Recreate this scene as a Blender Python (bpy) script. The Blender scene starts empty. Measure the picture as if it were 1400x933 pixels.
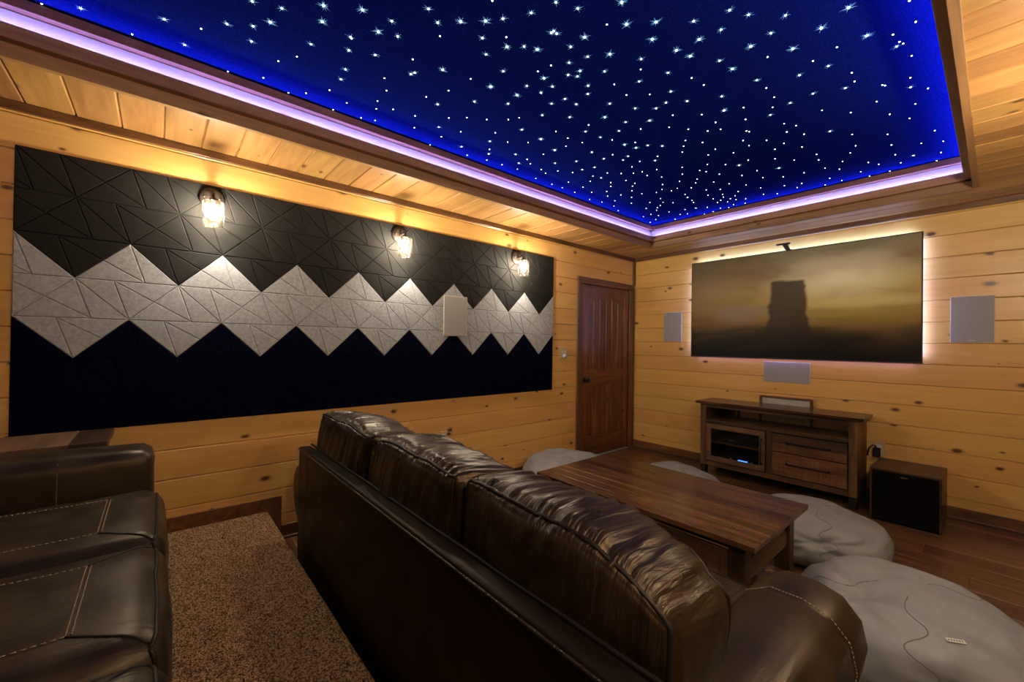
import bpy, bmesh, math, random
from mathutils import Vector, Matrix, noise
R = math.radians
scene = bpy.context.scene
col = scene.collection

# ------------------------------------------------------------------ camera
CAM = Vector((3.1994, -4.9133, 1.3593))
YAW, PITCH, ROLL, FPX = 0.8636, 0.0074, 0.0137, 565.99
_f = Vector((-math.sin(YAW)*math.cos(PITCH), math.cos(YAW)*math.cos(PITCH), math.sin(PITCH)))
_r = Vector((math.cos(YAW), math.sin(YAW), 0)); _u = _r.cross(_f)
_r2 = _r*math.cos(ROLL) + _u*math.sin(ROLL); _u2 = -_r*math.sin(ROLL) + _u*math.cos(ROLL)
cd = bpy.data.cameras.new('camera'); cam = bpy.data.objects.new('camera', cd); col.objects.link(cam)
cd.sensor_width = 36; cd.lens = 36*FPX/1400; cd.clip_start = .02
cam.matrix_world = Matrix(((_r2.x, _u2.x, -_f.x, CAM.x), (_r2.y, _u2.y, -_f.y, CAM.y), (_r2.z, _u2.z, -_f.z, CAM.z), (0, 0, 0, 1)))
scene.camera = cam
# ------------------------------------------------------------------ world / exposure
w = bpy.data.worlds.new('world'); scene.world = w; w.use_nodes = True
w.node_tree.nodes['Background'].inputs[0].default_value = (.02, .02, .025, 1)
w.node_tree.nodes['Background'].inputs[1].default_value = .3
vs = scene.view_settings
vs.view_transform = 'Standard'; vs.look = 'None'; vs.gamma = 1; vs.use_curve_mapping = False
vs.exposure = 0.0
BULB_S = 1300.0        # radiance of each sconce bulb
LED_S = 235.0          # violet strip on the tray ledge
TVLED_S = 42.0
SCREEN_S = 1.05
STAR_S = 9.0

def at_z(px, py, z):   # photo pixel -> point on the horizontal plane z
    d = _f + (px-700)/FPX*_r2 - (py-466.5)/FPX*_u2
    return CAM + d*((z-CAM.z)/d.z)

# ------------------------------------------------------------------ materials
def newmat(name):
    m = bpy.data.materials.new(name); m.use_nodes = True
    nt = m.node_tree; b = nt.nodes['Principled BSDF']
    return m, nt, b
def N(nt, t, **k):
    n = nt.nodes.new(t)
    for a, v in k.items():
        if a.startswith('i_'): n.inputs[a[2:].replace('_', ' ')].default_value = v
        else: setattr(n, a, v)
    return n
def ramp(nt, stops, fac=None):
    n = nt.nodes.new('ShaderNodeValToRGB'); e = n.color_ramp.elements
    while len(e) < len(stops): e.new(.5)
    for i, (p, c) in enumerate(stops): e[i].position = p; e[i].color = (*c, 1) if len(c) == 3 else c
    if fac: nt.links.new(fac, n.inputs[0])
    return n
def math_(nt, op, a, b=None):
    n = nt.nodes.new('ShaderNodeMath'); n.operation = op
    for i, v in enumerate((a, b)):
        if v is None: continue
        if isinstance(v, (int, float)): n.inputs[i].default_value = v
        else: nt.links.new(v, n.inputs[i])
    return n.outputs[0]
def mixc(nt, fac, a, b, mode='MIX'):
    n = nt.nodes.new('ShaderNodeMix'); n.data_type = 'RGBA'; n.blend_type = mode
    for s, v in ((0, fac), (6, a), (7, b)):
        if isinstance(v, (int, float)): n.inputs[s].default_value = v
        elif isinstance(v, tuple): n.inputs[s].default_value = (*v, 1)
        else: nt.links.new(v, n.inputs[s])
    return n.outputs[2]
def coords(nt, scale, rnd=True, axis='OBJ'):
    tc = N(nt, 'ShaderNodeTexCoord'); mp = N(nt, 'ShaderNodeMapping'); mp.inputs['Scale'].default_value = scale
    src = tc.outputs['Object']
    if rnd:
        oi = N(nt, 'ShaderNodeObjectInfo'); v = N(nt, 'ShaderNodeVectorMath', operation='SCALE')
        v.inputs[0].default_value = (37.0, 53.0, 91.0); nt.links.new(oi.outputs['Random'], v.inputs['Scale'])
        a = N(nt, 'ShaderNodeVectorMath', operation='ADD'); nt.links.new(src, a.inputs[0]); nt.links.new(v.outputs[0], a.inputs[1]); src = a.outputs[0]
    nt.links.new(src, mp.inputs[0]); return mp.outputs[0]
def wood(name, dark, mid, light, rough=.4, knots=0.0, var=.25, grain=1.0, across=('y', 'z'), bump=.08, spec=.5, sat_v=.05, saw=0.0, knotcol=(.07, .022, .006)):
    """length of the piece is local X"""
    m, nt, b = newmat(name)
    c1 = coords(nt, (1.3*grain, 15*grain, 15*grain)); c2 = coords(nt, (5*grain, 120*grain, 120*grain))
    n1 = N(nt, 'ShaderNodeTexNoise'); n1.inputs['Scale'].default_value = 1; n1.inputs['Detail'].default_value = 4; n1.inputs['Distortion'].default_value = 1.1
    n2 = N(nt, 'ShaderNodeTexNoise'); n2.inputs['Scale'].default_value = 1; n2.inputs['Detail'].default_value = 2
    nt.links.new(c1, n1.inputs['Vector']); nt.links.new(c2, n2.inputs['Vector'])
    f = math_(nt, 'ADD', math_(nt, 'MULTIPLY', n1.outputs[0], .8), math_(nt, 'MULTIPLY', n2.outputs[0], .2))
    cr = ramp(nt, [(.3, dark), (.5, mid), (.72, light)], f)
    c = cr.outputs[0]
    if saw:
        c3 = coords(nt, (190, 5, 5)); n3 = N(nt, 'ShaderNodeTexNoise'); n3.inputs['Scale'].default_value = 1; n3.inputs['Detail'].default_value = 2
        nt.links.new(c3, n3.inputs['Vector'])
        c = mixc(nt, math_(nt, 'MULTIPLY', ramp(nt, [(.45, (0, 0, 0)), (.62, (1, 1, 1))], n3.outputs[0]).outputs[0], saw), c, (.03, .014, .006))
    oi = N(nt, 'ShaderNodeObjectInfo')
    val = math_(nt, 'ADD', math_(nt, 'MULTIPLY', oi.outputs['Random'], 2*var), 1-var)
    hs = N(nt, 'ShaderNodeHueSaturation'); nt.links.new(c, hs.inputs['Color']); nt.links.new(val, hs.inputs['Value'])
    r2 = math_(nt, 'FRACT', math_(nt, 'MULTIPLY', oi.outputs['Random'], 17.3))
    nt.links.new(math_(nt, 'ADD', math_(nt, 'MULTIPLY', r2, .014), .494), hs.inputs['Hue'])
    c = hs.outputs[0]
    if knots:
        kv = N(nt, 'ShaderNodeSeparateXYZ'); nt.links.new(coords(nt, (3.0, 5.5, 5.5)), kv.inputs[0]); kx = N(nt, 'ShaderNodeCombineXYZ'); nt.links.new(kv.outputs[0], kx.inputs[0]); nt.links.new(math_(nt, 'ADD', kv.outputs[1], kv.outputs[2]), kx.inputs[1]); kc = kx.outputs[0]; nz = N(nt, 'ShaderNodeTexNoise'); nz.inputs['Scale'].default_value = 5
        nt.links.new(kc, nz.inputs['Vector'])
        ad = N(nt, 'ShaderNodeVectorMath', operation='MULTIPLY_ADD'); nt.links.new(nz.outputs['Color'], ad.inputs[0]); ad.inputs[1].default_value = (.05, .05, .05); nt.links.new(kc, ad.inputs[2])
        vo = N(nt, 'ShaderNodeTexVoronoi', voronoi_dimensions='2D'); vo.inputs['Scale'].default_value = 1; nt.links.new(ad.outputs[0], vo.inputs['Vector'])
        sep = N(nt, 'ShaderNodeSeparateColor'); nt.links.new(vo.outputs['Color'], sep.inputs[0])
        size = math_(nt, 'MULTIPLY', math_(nt, 'MAXIMUM', math_(nt, 'SUBTRACT', sep.outputs[0], 1-knots), 0), .17/max(knots, .01))
        size = math_(nt, 'ADD', size, .0001)
        k = math_(nt, 'DIVIDE', vo.outputs['Distance'], size)
        halo = ramp(nt, [(.0, (1, 1, 1)), (.45, (.85, .85, .85)), (.6, (.35, .35, .35)), (1, (0, 0, 0))], k)
        c = mixc(nt, halo.outputs[0], c, knotcol)
    nt.links.new(c, b.inputs['Base Color'])
    b.inputs['Roughness'].default_value = rough; b.inputs['Specular IOR Level'].default_value = spec
    bp = N(nt, 'ShaderNodeBump'); bp.inputs['Strength'].default_value = bump; bp.inputs['Distance'].default_value = .01
    nt.links.new(f, bp.inputs['Height']); nt.links.new(bp.outputs[0], b.inputs['Normal'])
    return m
def plain(name, c, rough=.5, metal=0, bump=0, bscale=200, spec=.5, var=0.0, vscale=40):
    m, nt, b = newmat(name); b.inputs['Base Color'].default_value = (*c, 1); b.inputs['Roughness'].default_value = rough
    b.inputs['Metallic'].default_value = metal; b.inputs['Specular IOR Level'].default_value = spec
    tc = N(nt, 'ShaderNodeTexCoord')
    if var:
        n = N(nt, 'ShaderNodeTexNoise'); n.inputs['Scale'].default_value = vscale; n.inputs['Detail'].default_value = 4; nt.links.new(tc.outputs['Object'], n.inputs['Vector'])
        r = ramp(nt, [(.3, tuple(x*(1-var) for x in c)), (.7, tuple(min(1, x*(1+var)) for x in c))], n.outputs[0]); nt.links.new(r.outputs[0], b.inputs['Base Color'])
    if bump:
        n = N(nt, 'ShaderNodeTexNoise'); n.inputs['Scale'].default_value = bscale; n.inputs['Detail'].default_value = 3; nt.links.new(tc.outputs['Object'], n.inputs['Vector'])
        bp = N(nt, 'ShaderNodeBump'); bp.inputs['Strength'].default_value = bump; bp.inputs['Distance'].default_value = .004
        nt.links.new(n.outputs[0], bp.inputs['Height']); nt.links.new(bp.outputs[0], b.inputs['Normal'])
    return m
def emit(name, c, s):
    m, nt, b = newmat(name); b.inputs['Base Color'].default_value = (*c, 1); b.inputs['Emission Color'].default_value = (*c, 1); b.inputs['Emission Strength'].default_value = s
    return m
def leather(name, c, rough=.38, crease=.5, spec=.4):
    m, nt, b = newmat(name); tc = N(nt, 'ShaderNodeTexCoord')
    n = N(nt, 'ShaderNodeTexNoise'); n.inputs['Scale'].default_value = 9; n.inputs['Detail'].default_value = 5; nt.links.new(tc.outputs['Object'], n.inputs['Vector'])
    r = ramp(nt, [(.3, tuple(x*.62 for x in c)), (.55, c), (.8, tuple(x*1.5 for x in c))], n.outputs[0]); nt.links.new(r.outputs[0], b.inputs['Base Color'])
    rr = ramp(nt, [(.3, (rough-.07,)*3), (.7, (rough+.1,)*3)], n.outputs[0]); nt.links.new(rr.outputs[0], b.inputs['Roughness'])
    v = N(nt, 'ShaderNodeTexVoronoi', feature='DISTANCE_TO_EDGE'); v.inputs['Scale'].default_value = 240; nt.links.new(tc.outputs['Object'], v.inputs['Vector'])
    mp = N(nt, 'ShaderNodeMapping'); mp.inputs['Scale'].default_value = (75, 7, 9); nt.links.new(tc.outputs['Object'], mp.inputs[0])
    n2 = N(nt, 'ShaderNodeTexNoise'); n2.inputs['Scale'].default_value = 1; n2.inputs['Detail'].default_value = 3; n2.inputs['Distortion'].default_value = .35; nt.links.new(mp.outputs[0], n2.inputs['Vector'])
    b1 = N(nt, 'ShaderNodeBump'); b1.inputs['Strength'].default_value = .18; b1.inputs['Distance'].default_value = .002; nt.links.new(v.outputs[0], b1.inputs['Height'])
    b2 = N(nt, 'ShaderNodeBump'); b2.inputs['Strength'].default_value = crease; b2.inputs['Distance'].default_value = .008; nt.links.new(n2.outputs[0], b2.inputs['Height'])
    nt.links.new(b1.outputs[0], b2.inputs['Normal']); nt.links.new(b2.outputs[0], b.inputs['Normal'])
    b.inputs['Specular IOR Level'].default_value = spec; b.inputs['Specular Tint'].default_value = (1.0, .80, .60, 1)
    return m
M = {}
M['pine'] = wood('pine_board', (.63, .37, .100), (.69, .42, .125), (.75, .475, .16), rough=.34, knots=.5, var=.045, bump=.03)
M['soffit'] = wood('ceiling_board', (.27, .138, .042), (.38, .205, .068), (.48, .275, .10), rough=.42, knots=.3, var=.2, bump=.1)
M['cove'] = wood('cove_pine', (.17, .085, .032), (.26, .135, .053), (.35, .20, .085), rough=.5, knots=.3, var=.1)
M['fascia'] = wood('cove_fascia_pine', (.26, .21, .155), (.30, .25, .185), (.34, .29, .22), rough=.55, knots=.3, var=.05)
M['walnut2'] = wood('brown_lip_board', (.09, .035, .014), (.14, .057, .024), (.19, .085, .038), rough=.5, var=.05)
M['walnut'] = wood('dark_stained_trim', (.05, .021, .007), (.13, .055, .018), (.22, .10, .034), rough=.38, knots=.2, var=.15)
M['door'] = wood('dark_alder', (.04, .015, .005), (.125, .050, .015), (.23, .095, .030), rough=.3, knots=.3, var=.2)
M['rustic'] = wood('rough_sawn_oak', (.028, .012, .0045), (.10, .047, .018), (.20, .10, .041), rough=.45, knots=.2, var=.45, saw=.55)
M['rustic_top'] = wood('rustic_table_top', (.020, .0085, .0035), (.070, .031, .012), (.145, .07, .029), rough=.24, knots=.15, var=.5, bump=.2, saw=.25)
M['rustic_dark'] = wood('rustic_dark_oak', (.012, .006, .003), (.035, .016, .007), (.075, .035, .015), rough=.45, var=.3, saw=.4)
M['rustic_tan'] = wood('tan_sawn_oak', (.075, .041, .019), (.135, .077, .038), (.20, .12, .064), rough=.5, var=.1, saw=.4)
M['plank'] = wood('wood_look_floor_plank', (.035, .016, .007), (.11, .052, .022), (.20, .10, .044), rough=.33, var=.3, bump=.12)
M['grout'] = plain('floor_grout', (.12, .08, .05), .8)
M['black'] = plain('black_plastic', (.008, .008, .009), .4)
M['blackmetal'] = plain('black_iron', (.012, .011, .010), .45, .6)
M['bronze'] = plain('sconce_bronze', (.05, .04, .032), .42, .7)
M['wallback'] = plain('wall_sheathing', (.12, .055, .016), .9)
M['grille'] = plain('speaker_cloth', (.34, .335, .325), .85, bump=.2, bscale=900)
M['white'] = plain('white_plastic', (.62, .60, .55), .4)
M['beige'] = plain('almond_plastic', (.52, .42, .27), .4)
M['subgrille'] = plain('black_grille_cloth', (.0025, .0025, .003), .9, bump=.2, bscale=700, spec=.1)
M['subwood'] = wood('dark_walnut_veneer', (.02, .009, .004), (.05, .022, .009), (.085, .04, .017), rough=.4, var=.1)
M['leather'] = leather('dark_brown_leather', (.017, .0105, .0062), .31, .75, .5)
M['leather_arm'] = leather('dark_brown_arm_leather', (.020, .0125, .0075), .36, .1, .45)
M['leather_back'] = leather('brown_leather_back_panel', (.005, .003, .0018), .45, .05, .22)
M['leather2'] = leather('grey_brown_leather', (.026, .019, .0115), .36, .2, .45)
M['piping'] = plain('leather_piping', (.010, .006, .004), .5, spec=.25)
M['thread'] = plain('tan_thread', (.30, .22, .14), .7)
M['glassdark'] = None
def felt(name, c, sp, spec=.3):
    m, nt, b = newmat(name); tc = N(nt, 'ShaderNodeTexCoord')
    n = N(nt, 'ShaderNodeTexNoise'); n.inputs['Scale'].default_value = 55; n.inputs['Detail'].default_value = 6; n.inputs['Roughness'].default_value = .75; nt.links.new(tc.outputs['Object'], n.inputs['Vector'])
    r = ramp(nt, [(.32, tuple(x*(1-sp) for x in c)), (.68, tuple(x*(1+sp) for x in c))], n.outputs[0]); nt.links.new(r.outputs[0], b.inputs['Base Color'])
    b.inputs['Roughness'].default_value = .8; b.inputs['Specular IOR Level'].default_value = spec
    n2 = N(nt, 'ShaderNodeTexNoise'); n2.inputs['Scale'].default_value = 380; n2.inputs['Detail'].default_value = 2; nt.links.new(tc.outputs['Object'], n2.inputs['Vector'])
    bp = N(nt, 'ShaderNodeBump'); bp.inputs['Strength'].default_value = .25; bp.inputs['Distance'].default_value = .003; nt.links.new(n2.outputs[0], bp.inputs['Height']); nt.links.new(bp.outputs[0], b.inputs['Normal'])
    return m
M['felt_black'] = felt('charcoal_felt', (.0085, .008, .0072), .4, .2)
M['felt_silver'] = felt('silver_felt', (.33, .345, .365), .28)
M['felt_navy'] = felt('navy_felt', (.0008, .0012, .010), .3, .04)
def carpet():
    m, nt, b = newmat('brown_carpet'); tc = N(nt, 'ShaderNodeTexCoord')
    v = N(nt, 'ShaderNodeTexVoronoi'); v.inputs['Scale'].default_value = 190; v.inputs['Randomness'].default_value = 1; nt.links.new(tc.outputs['Object'], v.inputs['Vector'])
    sep = N(nt, 'ShaderNodeSeparateColor'); nt.links.new(v.outputs['Color'], sep.inputs[0])
    n = N(nt, 'ShaderNodeTexNoise'); n.inputs['Scale'].default_value = 14; n.inputs['Detail'].default_value = 3; nt.links.new(tc.outputs['Object'], n.inputs['Vector'])
    f = math_(nt, 'ADD', math_(nt, 'MULTIPLY', sep.outputs[0], .8), math_(nt, 'MULTIPLY', n.outputs[0], .25))
    r = ramp(nt, [(.15, (.06, .032, .014)), (.45, (.24, .145, .07)), (.8, (.46, .30, .16))], f); nt.links.new(r.outputs[0], b.inputs['Base Color'])
    b.inputs['Roughness'].default_value = .95; b.inputs['Specular IOR Level'].default_value = .1
    bp = N(nt, 'ShaderNodeBump'); bp.invert = True; bp.inputs['Strength'].default_value = 1; bp.inputs['Distance'].default_value = .006; nt.links.new(v.outputs['Distance'], bp.inputs['Height']); nt.links.new(bp.outputs[0], b.inputs['Normal'])
    return m
M['carpet'] = carpet()
def beanfab():
    m, nt, b = newmat('pale_grey_canvas'); tc = N(nt, 'ShaderNodeTexCoord')
    n = N(nt, 'ShaderNodeTexNoise'); n.inputs['Scale'].default_value = 5; n.inputs['Detail'].default_value = 5; n.inputs['Distortion'].default_value = 1.2; nt.links.new(tc.outputs['Object'], n.inputs['Vector'])
    r = ramp(nt, [(.3, (.20, .205, .212)), (.7, (.265, .27, .278))], n.outputs[0]); nt.links.new(r.outputs[0], b.inputs['Base Color'])
    b.inputs['Roughness'].default_value = .6; b.inputs['Specular IOR Level'].default_value = .4
    mp = N(nt, 'ShaderNodeMapping'); mp.inputs['Scale'].default_value = (3, 7, 5); mp.inputs['Rotation'].default_value = (0, 0, .6); nt.links.new(tc.outputs['Object'], mp.inputs[0])
    n2 = N(nt, 'ShaderNodeTexNoise'); n2.inputs['Scale'].default_value = .9; n2.inputs['Detail'].default_value = 2; n2.inputs['Distortion'].default_value = 1.4; nt.links.new(mp.outputs[0], n2.inputs['Vector'])
    bp = N(nt, 'ShaderNodeBump'); bp.inputs['Strength'].default_value = .22; bp.inputs['Distance'].default_value = .02; nt.links.new(n2.outputs[0], bp.inputs['Height']); nt.links.new(bp.outputs[0], b.inputs['Normal'])
    return m
M['bean'] = beanfab()
def starcloth():
    m, nt, b = newmat('midnight_blue_velvet'); tc = N(nt, 'ShaderNodeTexCoord')
    n = N(nt, 'ShaderNodeTexNoise'); n.inputs['Scale'].default_value = 260; n.inputs['Detail'].default_value = 2; nt.links.new(tc.outputs['Object'], n.inputs['Vector'])
    r = ramp(nt, [(.3, (.0012, .004, .065)), (.55, (.002, .0065, .10)), (.72, (.008, .016, .20))], n.outputs[0]); nt.links.new(r.outputs[0], b.inputs['Base Color'])
    b.inputs['Roughness'].default_value = 1; b.inputs['Specular IOR Level'].default_value = 0
    return m
M['starcloth'] = starcloth()
M['star'] = emit('fibre_optic_tip', (.80, .92, 1.0), STAR_S)
M['sparkle_ray'] = emit('painted_sparkle_ray', (.20, .50, .85), .9)  # sparkle around the bright tips, put in as dimly glowing spikes
M['led'] = emit('violet_led', (.22, .21, 1.0), LED_S)
M['bulb'] = emit('warm_bulb', (1.0, .86, .66), BULB_S)
M['led_white'] = emit('white_led', (.30, .43, 1.0), TVLED_S*1.4)
M['led_pink'] = emit('pink_led', (.5, .36, 1.0), TVLED_S*.2)
M['led_mauve'] = emit('mauve_led', (.38, .42, 1.0), TVLED_S*.8)
M['blue_led'] = emit('blue_display', (.05, .25, 1.0), 3)
def glassmat(name, tint, gloss_rough=.05, op=.12, bump=0):
    m = bpy.data.materials.new(name); m.use_nodes = True; nt = m.node_tree; nt.nodes.clear()
    o = N(nt, 'ShaderNodeOutputMaterial'); t = N(nt, 'ShaderNodeBsdfTransparent'); t.inputs[0].default_value = (*tint, 1)
    g = N(nt, 'ShaderNodeBsdfGlossy'); g.inputs['Roughness'].default_value = gloss_rough
    fr = N(nt, 'ShaderNodeFresnel'); fr.inputs[0].default_value = 1.5
    mx = N(nt, 'ShaderNodeMixShader')
    if bump:
        tc = N(nt, 'ShaderNodeTexCoord'); n = N(nt, 'ShaderNodeTexNoise'); n.inputs['Scale'].default_value = 70; n.inputs['Detail'].default_value = 3; nt.links.new(tc.outputs['Object'], n.inputs['Vector'])
        bp = N(nt, 'ShaderNodeBump'); bp.inputs['Strength'].default_value = bump; bp.inputs['Distance'].default_value = .01; nt.links.new(n.outputs[0], bp.inputs['Height'])
        nt.links.new(bp.outputs[0], g.inputs['Normal']); nt.links.new(bp.outputs[0], fr.inputs['Normal'])
        tl = N(nt, 'ShaderNodeBsdfTranslucent'); tl.inputs[0].default_value = (.9, .88, .84, 1); m0 = N(nt, 'ShaderNodeMixShader')
        rr = ramp(nt, [(.52, (.0,)*3), (.75, (.06,)*3)], n.outputs[0]); nt.links.new(rr.outputs[0], m0.inputs[0]); nt.links.new(t.outputs[0], m0.inputs[1]); nt.links.new(tl.outputs[0], m0.inputs[2]); tsh = m0.outputs[0]
    else: tsh = t.outputs[0]
    fac = math_(nt, 'ADD', math_(nt, 'MULTIPLY', fr.outputs[0], .45), op*.2)
    nt.links.new(fac, mx.inputs[0]); nt.links.new(tsh, mx.inputs[1]); nt.links.new(g.outputs[0], mx.inputs[2]); nt.links.new(mx.outputs[0], o.inputs[0])
    return m
M['seeded'] = glassmat('seeded_clear_glass', (.97, .96, .94), .08, .1, .6)
M['pane'] = glassmat('smoked_cabinet_glass', (.82, .82, .82), .03, .02)
def screenmat():
    """a plain sunset sky over dark ground, standing in for the film poster on the screen"""
    m, nt, b = newmat('screen_picture'); tc = N(nt, 'ShaderNodeTexCoord'); sep = N(nt, 'ShaderNodeSeparateXYZ'); nt.links.new(tc.outputs['Generated'], sep.inputs[0])
    X, Z = sep.outputs[0], sep.outputs[2]
    mp = N(nt, 'ShaderNodeMapping'); mp.inputs['Scale'].default_value = (2.4, 1, 4.2); nt.links.new(tc.outputs['Generated'], mp.inputs[0])
    n = N(nt, 'ShaderNodeTexNoise'); n.inputs['Scale'].default_value = 1.6; n.inputs['Detail'].default_value = 6; n.inputs['Distortion'].default_value = .5; nt.links.new(mp.outputs[0], n.inputs['Vector'])
    z2 = math_(nt, 'ADD', Z, math_(nt, 'MULTIPLY', math_(nt, 'SUBTRACT', n.outputs[0], .5), .28))
    base = ramp(nt, [(0, (.006, .002, .001)), (.13, (.010, .004, .001)), (.24, (.05, .028, .006)), (.36, (.16, .095, .018)), (.5, (.27, .19, .05)), (.64, (.30, .225, .085)), (.8, (.20, .155, .07)), (1, (.13, .11, .06))], z2).outputs[0]
    left = ramp(nt, [(0, (.42, .36, .30)), (.3, (.62, .52, .42)), (.55, (1, 1, 1)), (.85, (1.0, 1.0, 1.0)), (1, (.85, .75, .6))], X).outputs[0]
    c = mixc(nt, 1.0, base, left, 'MULTIPLY')
    cl = ramp(nt, [(.45, (0, 0, 0)), (.7, (.5, .5, .5))], n.outputs[0]).outputs[0]
    c = mixc(nt, cl, c, (.10, .052, .014))
    def blob(cx, cz, wx, wz, lo, hi, jit=.35):
        a = math_(nt, 'DIVIDE', math_(nt, 'SUBTRACT', X, cx), wx); d = math_(nt, 'DIVIDE', math_(nt, 'SUBTRACT', Z, cz), wz)
        r = math_(nt, 'SQRT', math_(nt, 'ADD', math_(nt, 'MULTIPLY', a, a), math_(nt, 'MULTIPLY', d, d)))
        r = math_(nt, 'ADD', r, math_(nt, 'MULTIPLY', math_(nt, 'SUBTRACT', n.outputs[0], .5), jit))
        return ramp(nt, [(lo, (1, 1, 1)), (hi, (0, 0, 0))], r).outputs[0]
    c = mixc(nt, math_(nt, 'MULTIPLY', blob(.72, .72, .28, .24, .1, 1.0), .75), c, (.50, .42, .24))      # bright break in the cloud
    c = mixc(nt, math_(nt, 'MULTIPLY', blob(.80, .50, .34, .07, .3, 1.0), .7), c, (.36, .26, .09))       # pale ridge
    c = mixc(nt, math_(nt, 'MULTIPLY', blob(.27, .42, .17, .12, .3, 1.1, 1.6), .6), c, (.13, .10, .085))     # grey boulder
    a = math_(nt, 'ABSOLUTE', math_(nt, 'SUBTRACT', X, .505)); wd = math_(nt, 'ADD', .062, math_(nt, 'MULTIPLY', math_(nt, 'SUBTRACT', .85, Z), .06))
    side = ramp(nt, [(.46, (1, 1, 1)), (.54, (0, 0, 0))], math_(nt, 'ADD', math_(nt, 'MULTIPLY', math_(nt, 'SUBTRACT', a, wd), 5), math_(nt, 'ADD', math_(nt, 'MULTIPLY', n.outputs[0], .3), .35))).outputs[0]
    top = ramp(nt, [(.70, (1, 1, 1)), (.73, (0, 0, 0))], math_(nt, 'ADD', Z, math_(nt, 'MULTIPLY', math_(nt, 'SUBTRACT', n.outputs[0], .5), .15))).outputs[0]
    c = mixc(nt, math_(nt, 'MULTIPLY', math_(nt, 'MULTIPLY', side, top), .9), c, (.018, .010, .006))      # dark flat-topped rock
    fl_ = ramp(nt, [(.05, (0, 0, 0)), (.33, (1, 1, 1))], Z).outputs[0]
    c = mixc(nt, 1.0, c, fl_, 'MULTIPLY'); c = mixc(nt, 1.0, c, (1.0, .86, .80), 'MULTIPLY')
    nt.links.new(c, b.inputs['Emission Color']); b.inputs['Emission Strength'].default_value = SCREEN_S
    b.inputs['Base Color'].default_value = (.004, .003, .003, 1); b.inputs['Roughness'].default_value = .45; b.inputs['Specular IOR Level'].default_value = .2
    return m
M['screen'] = screenmat()

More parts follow.
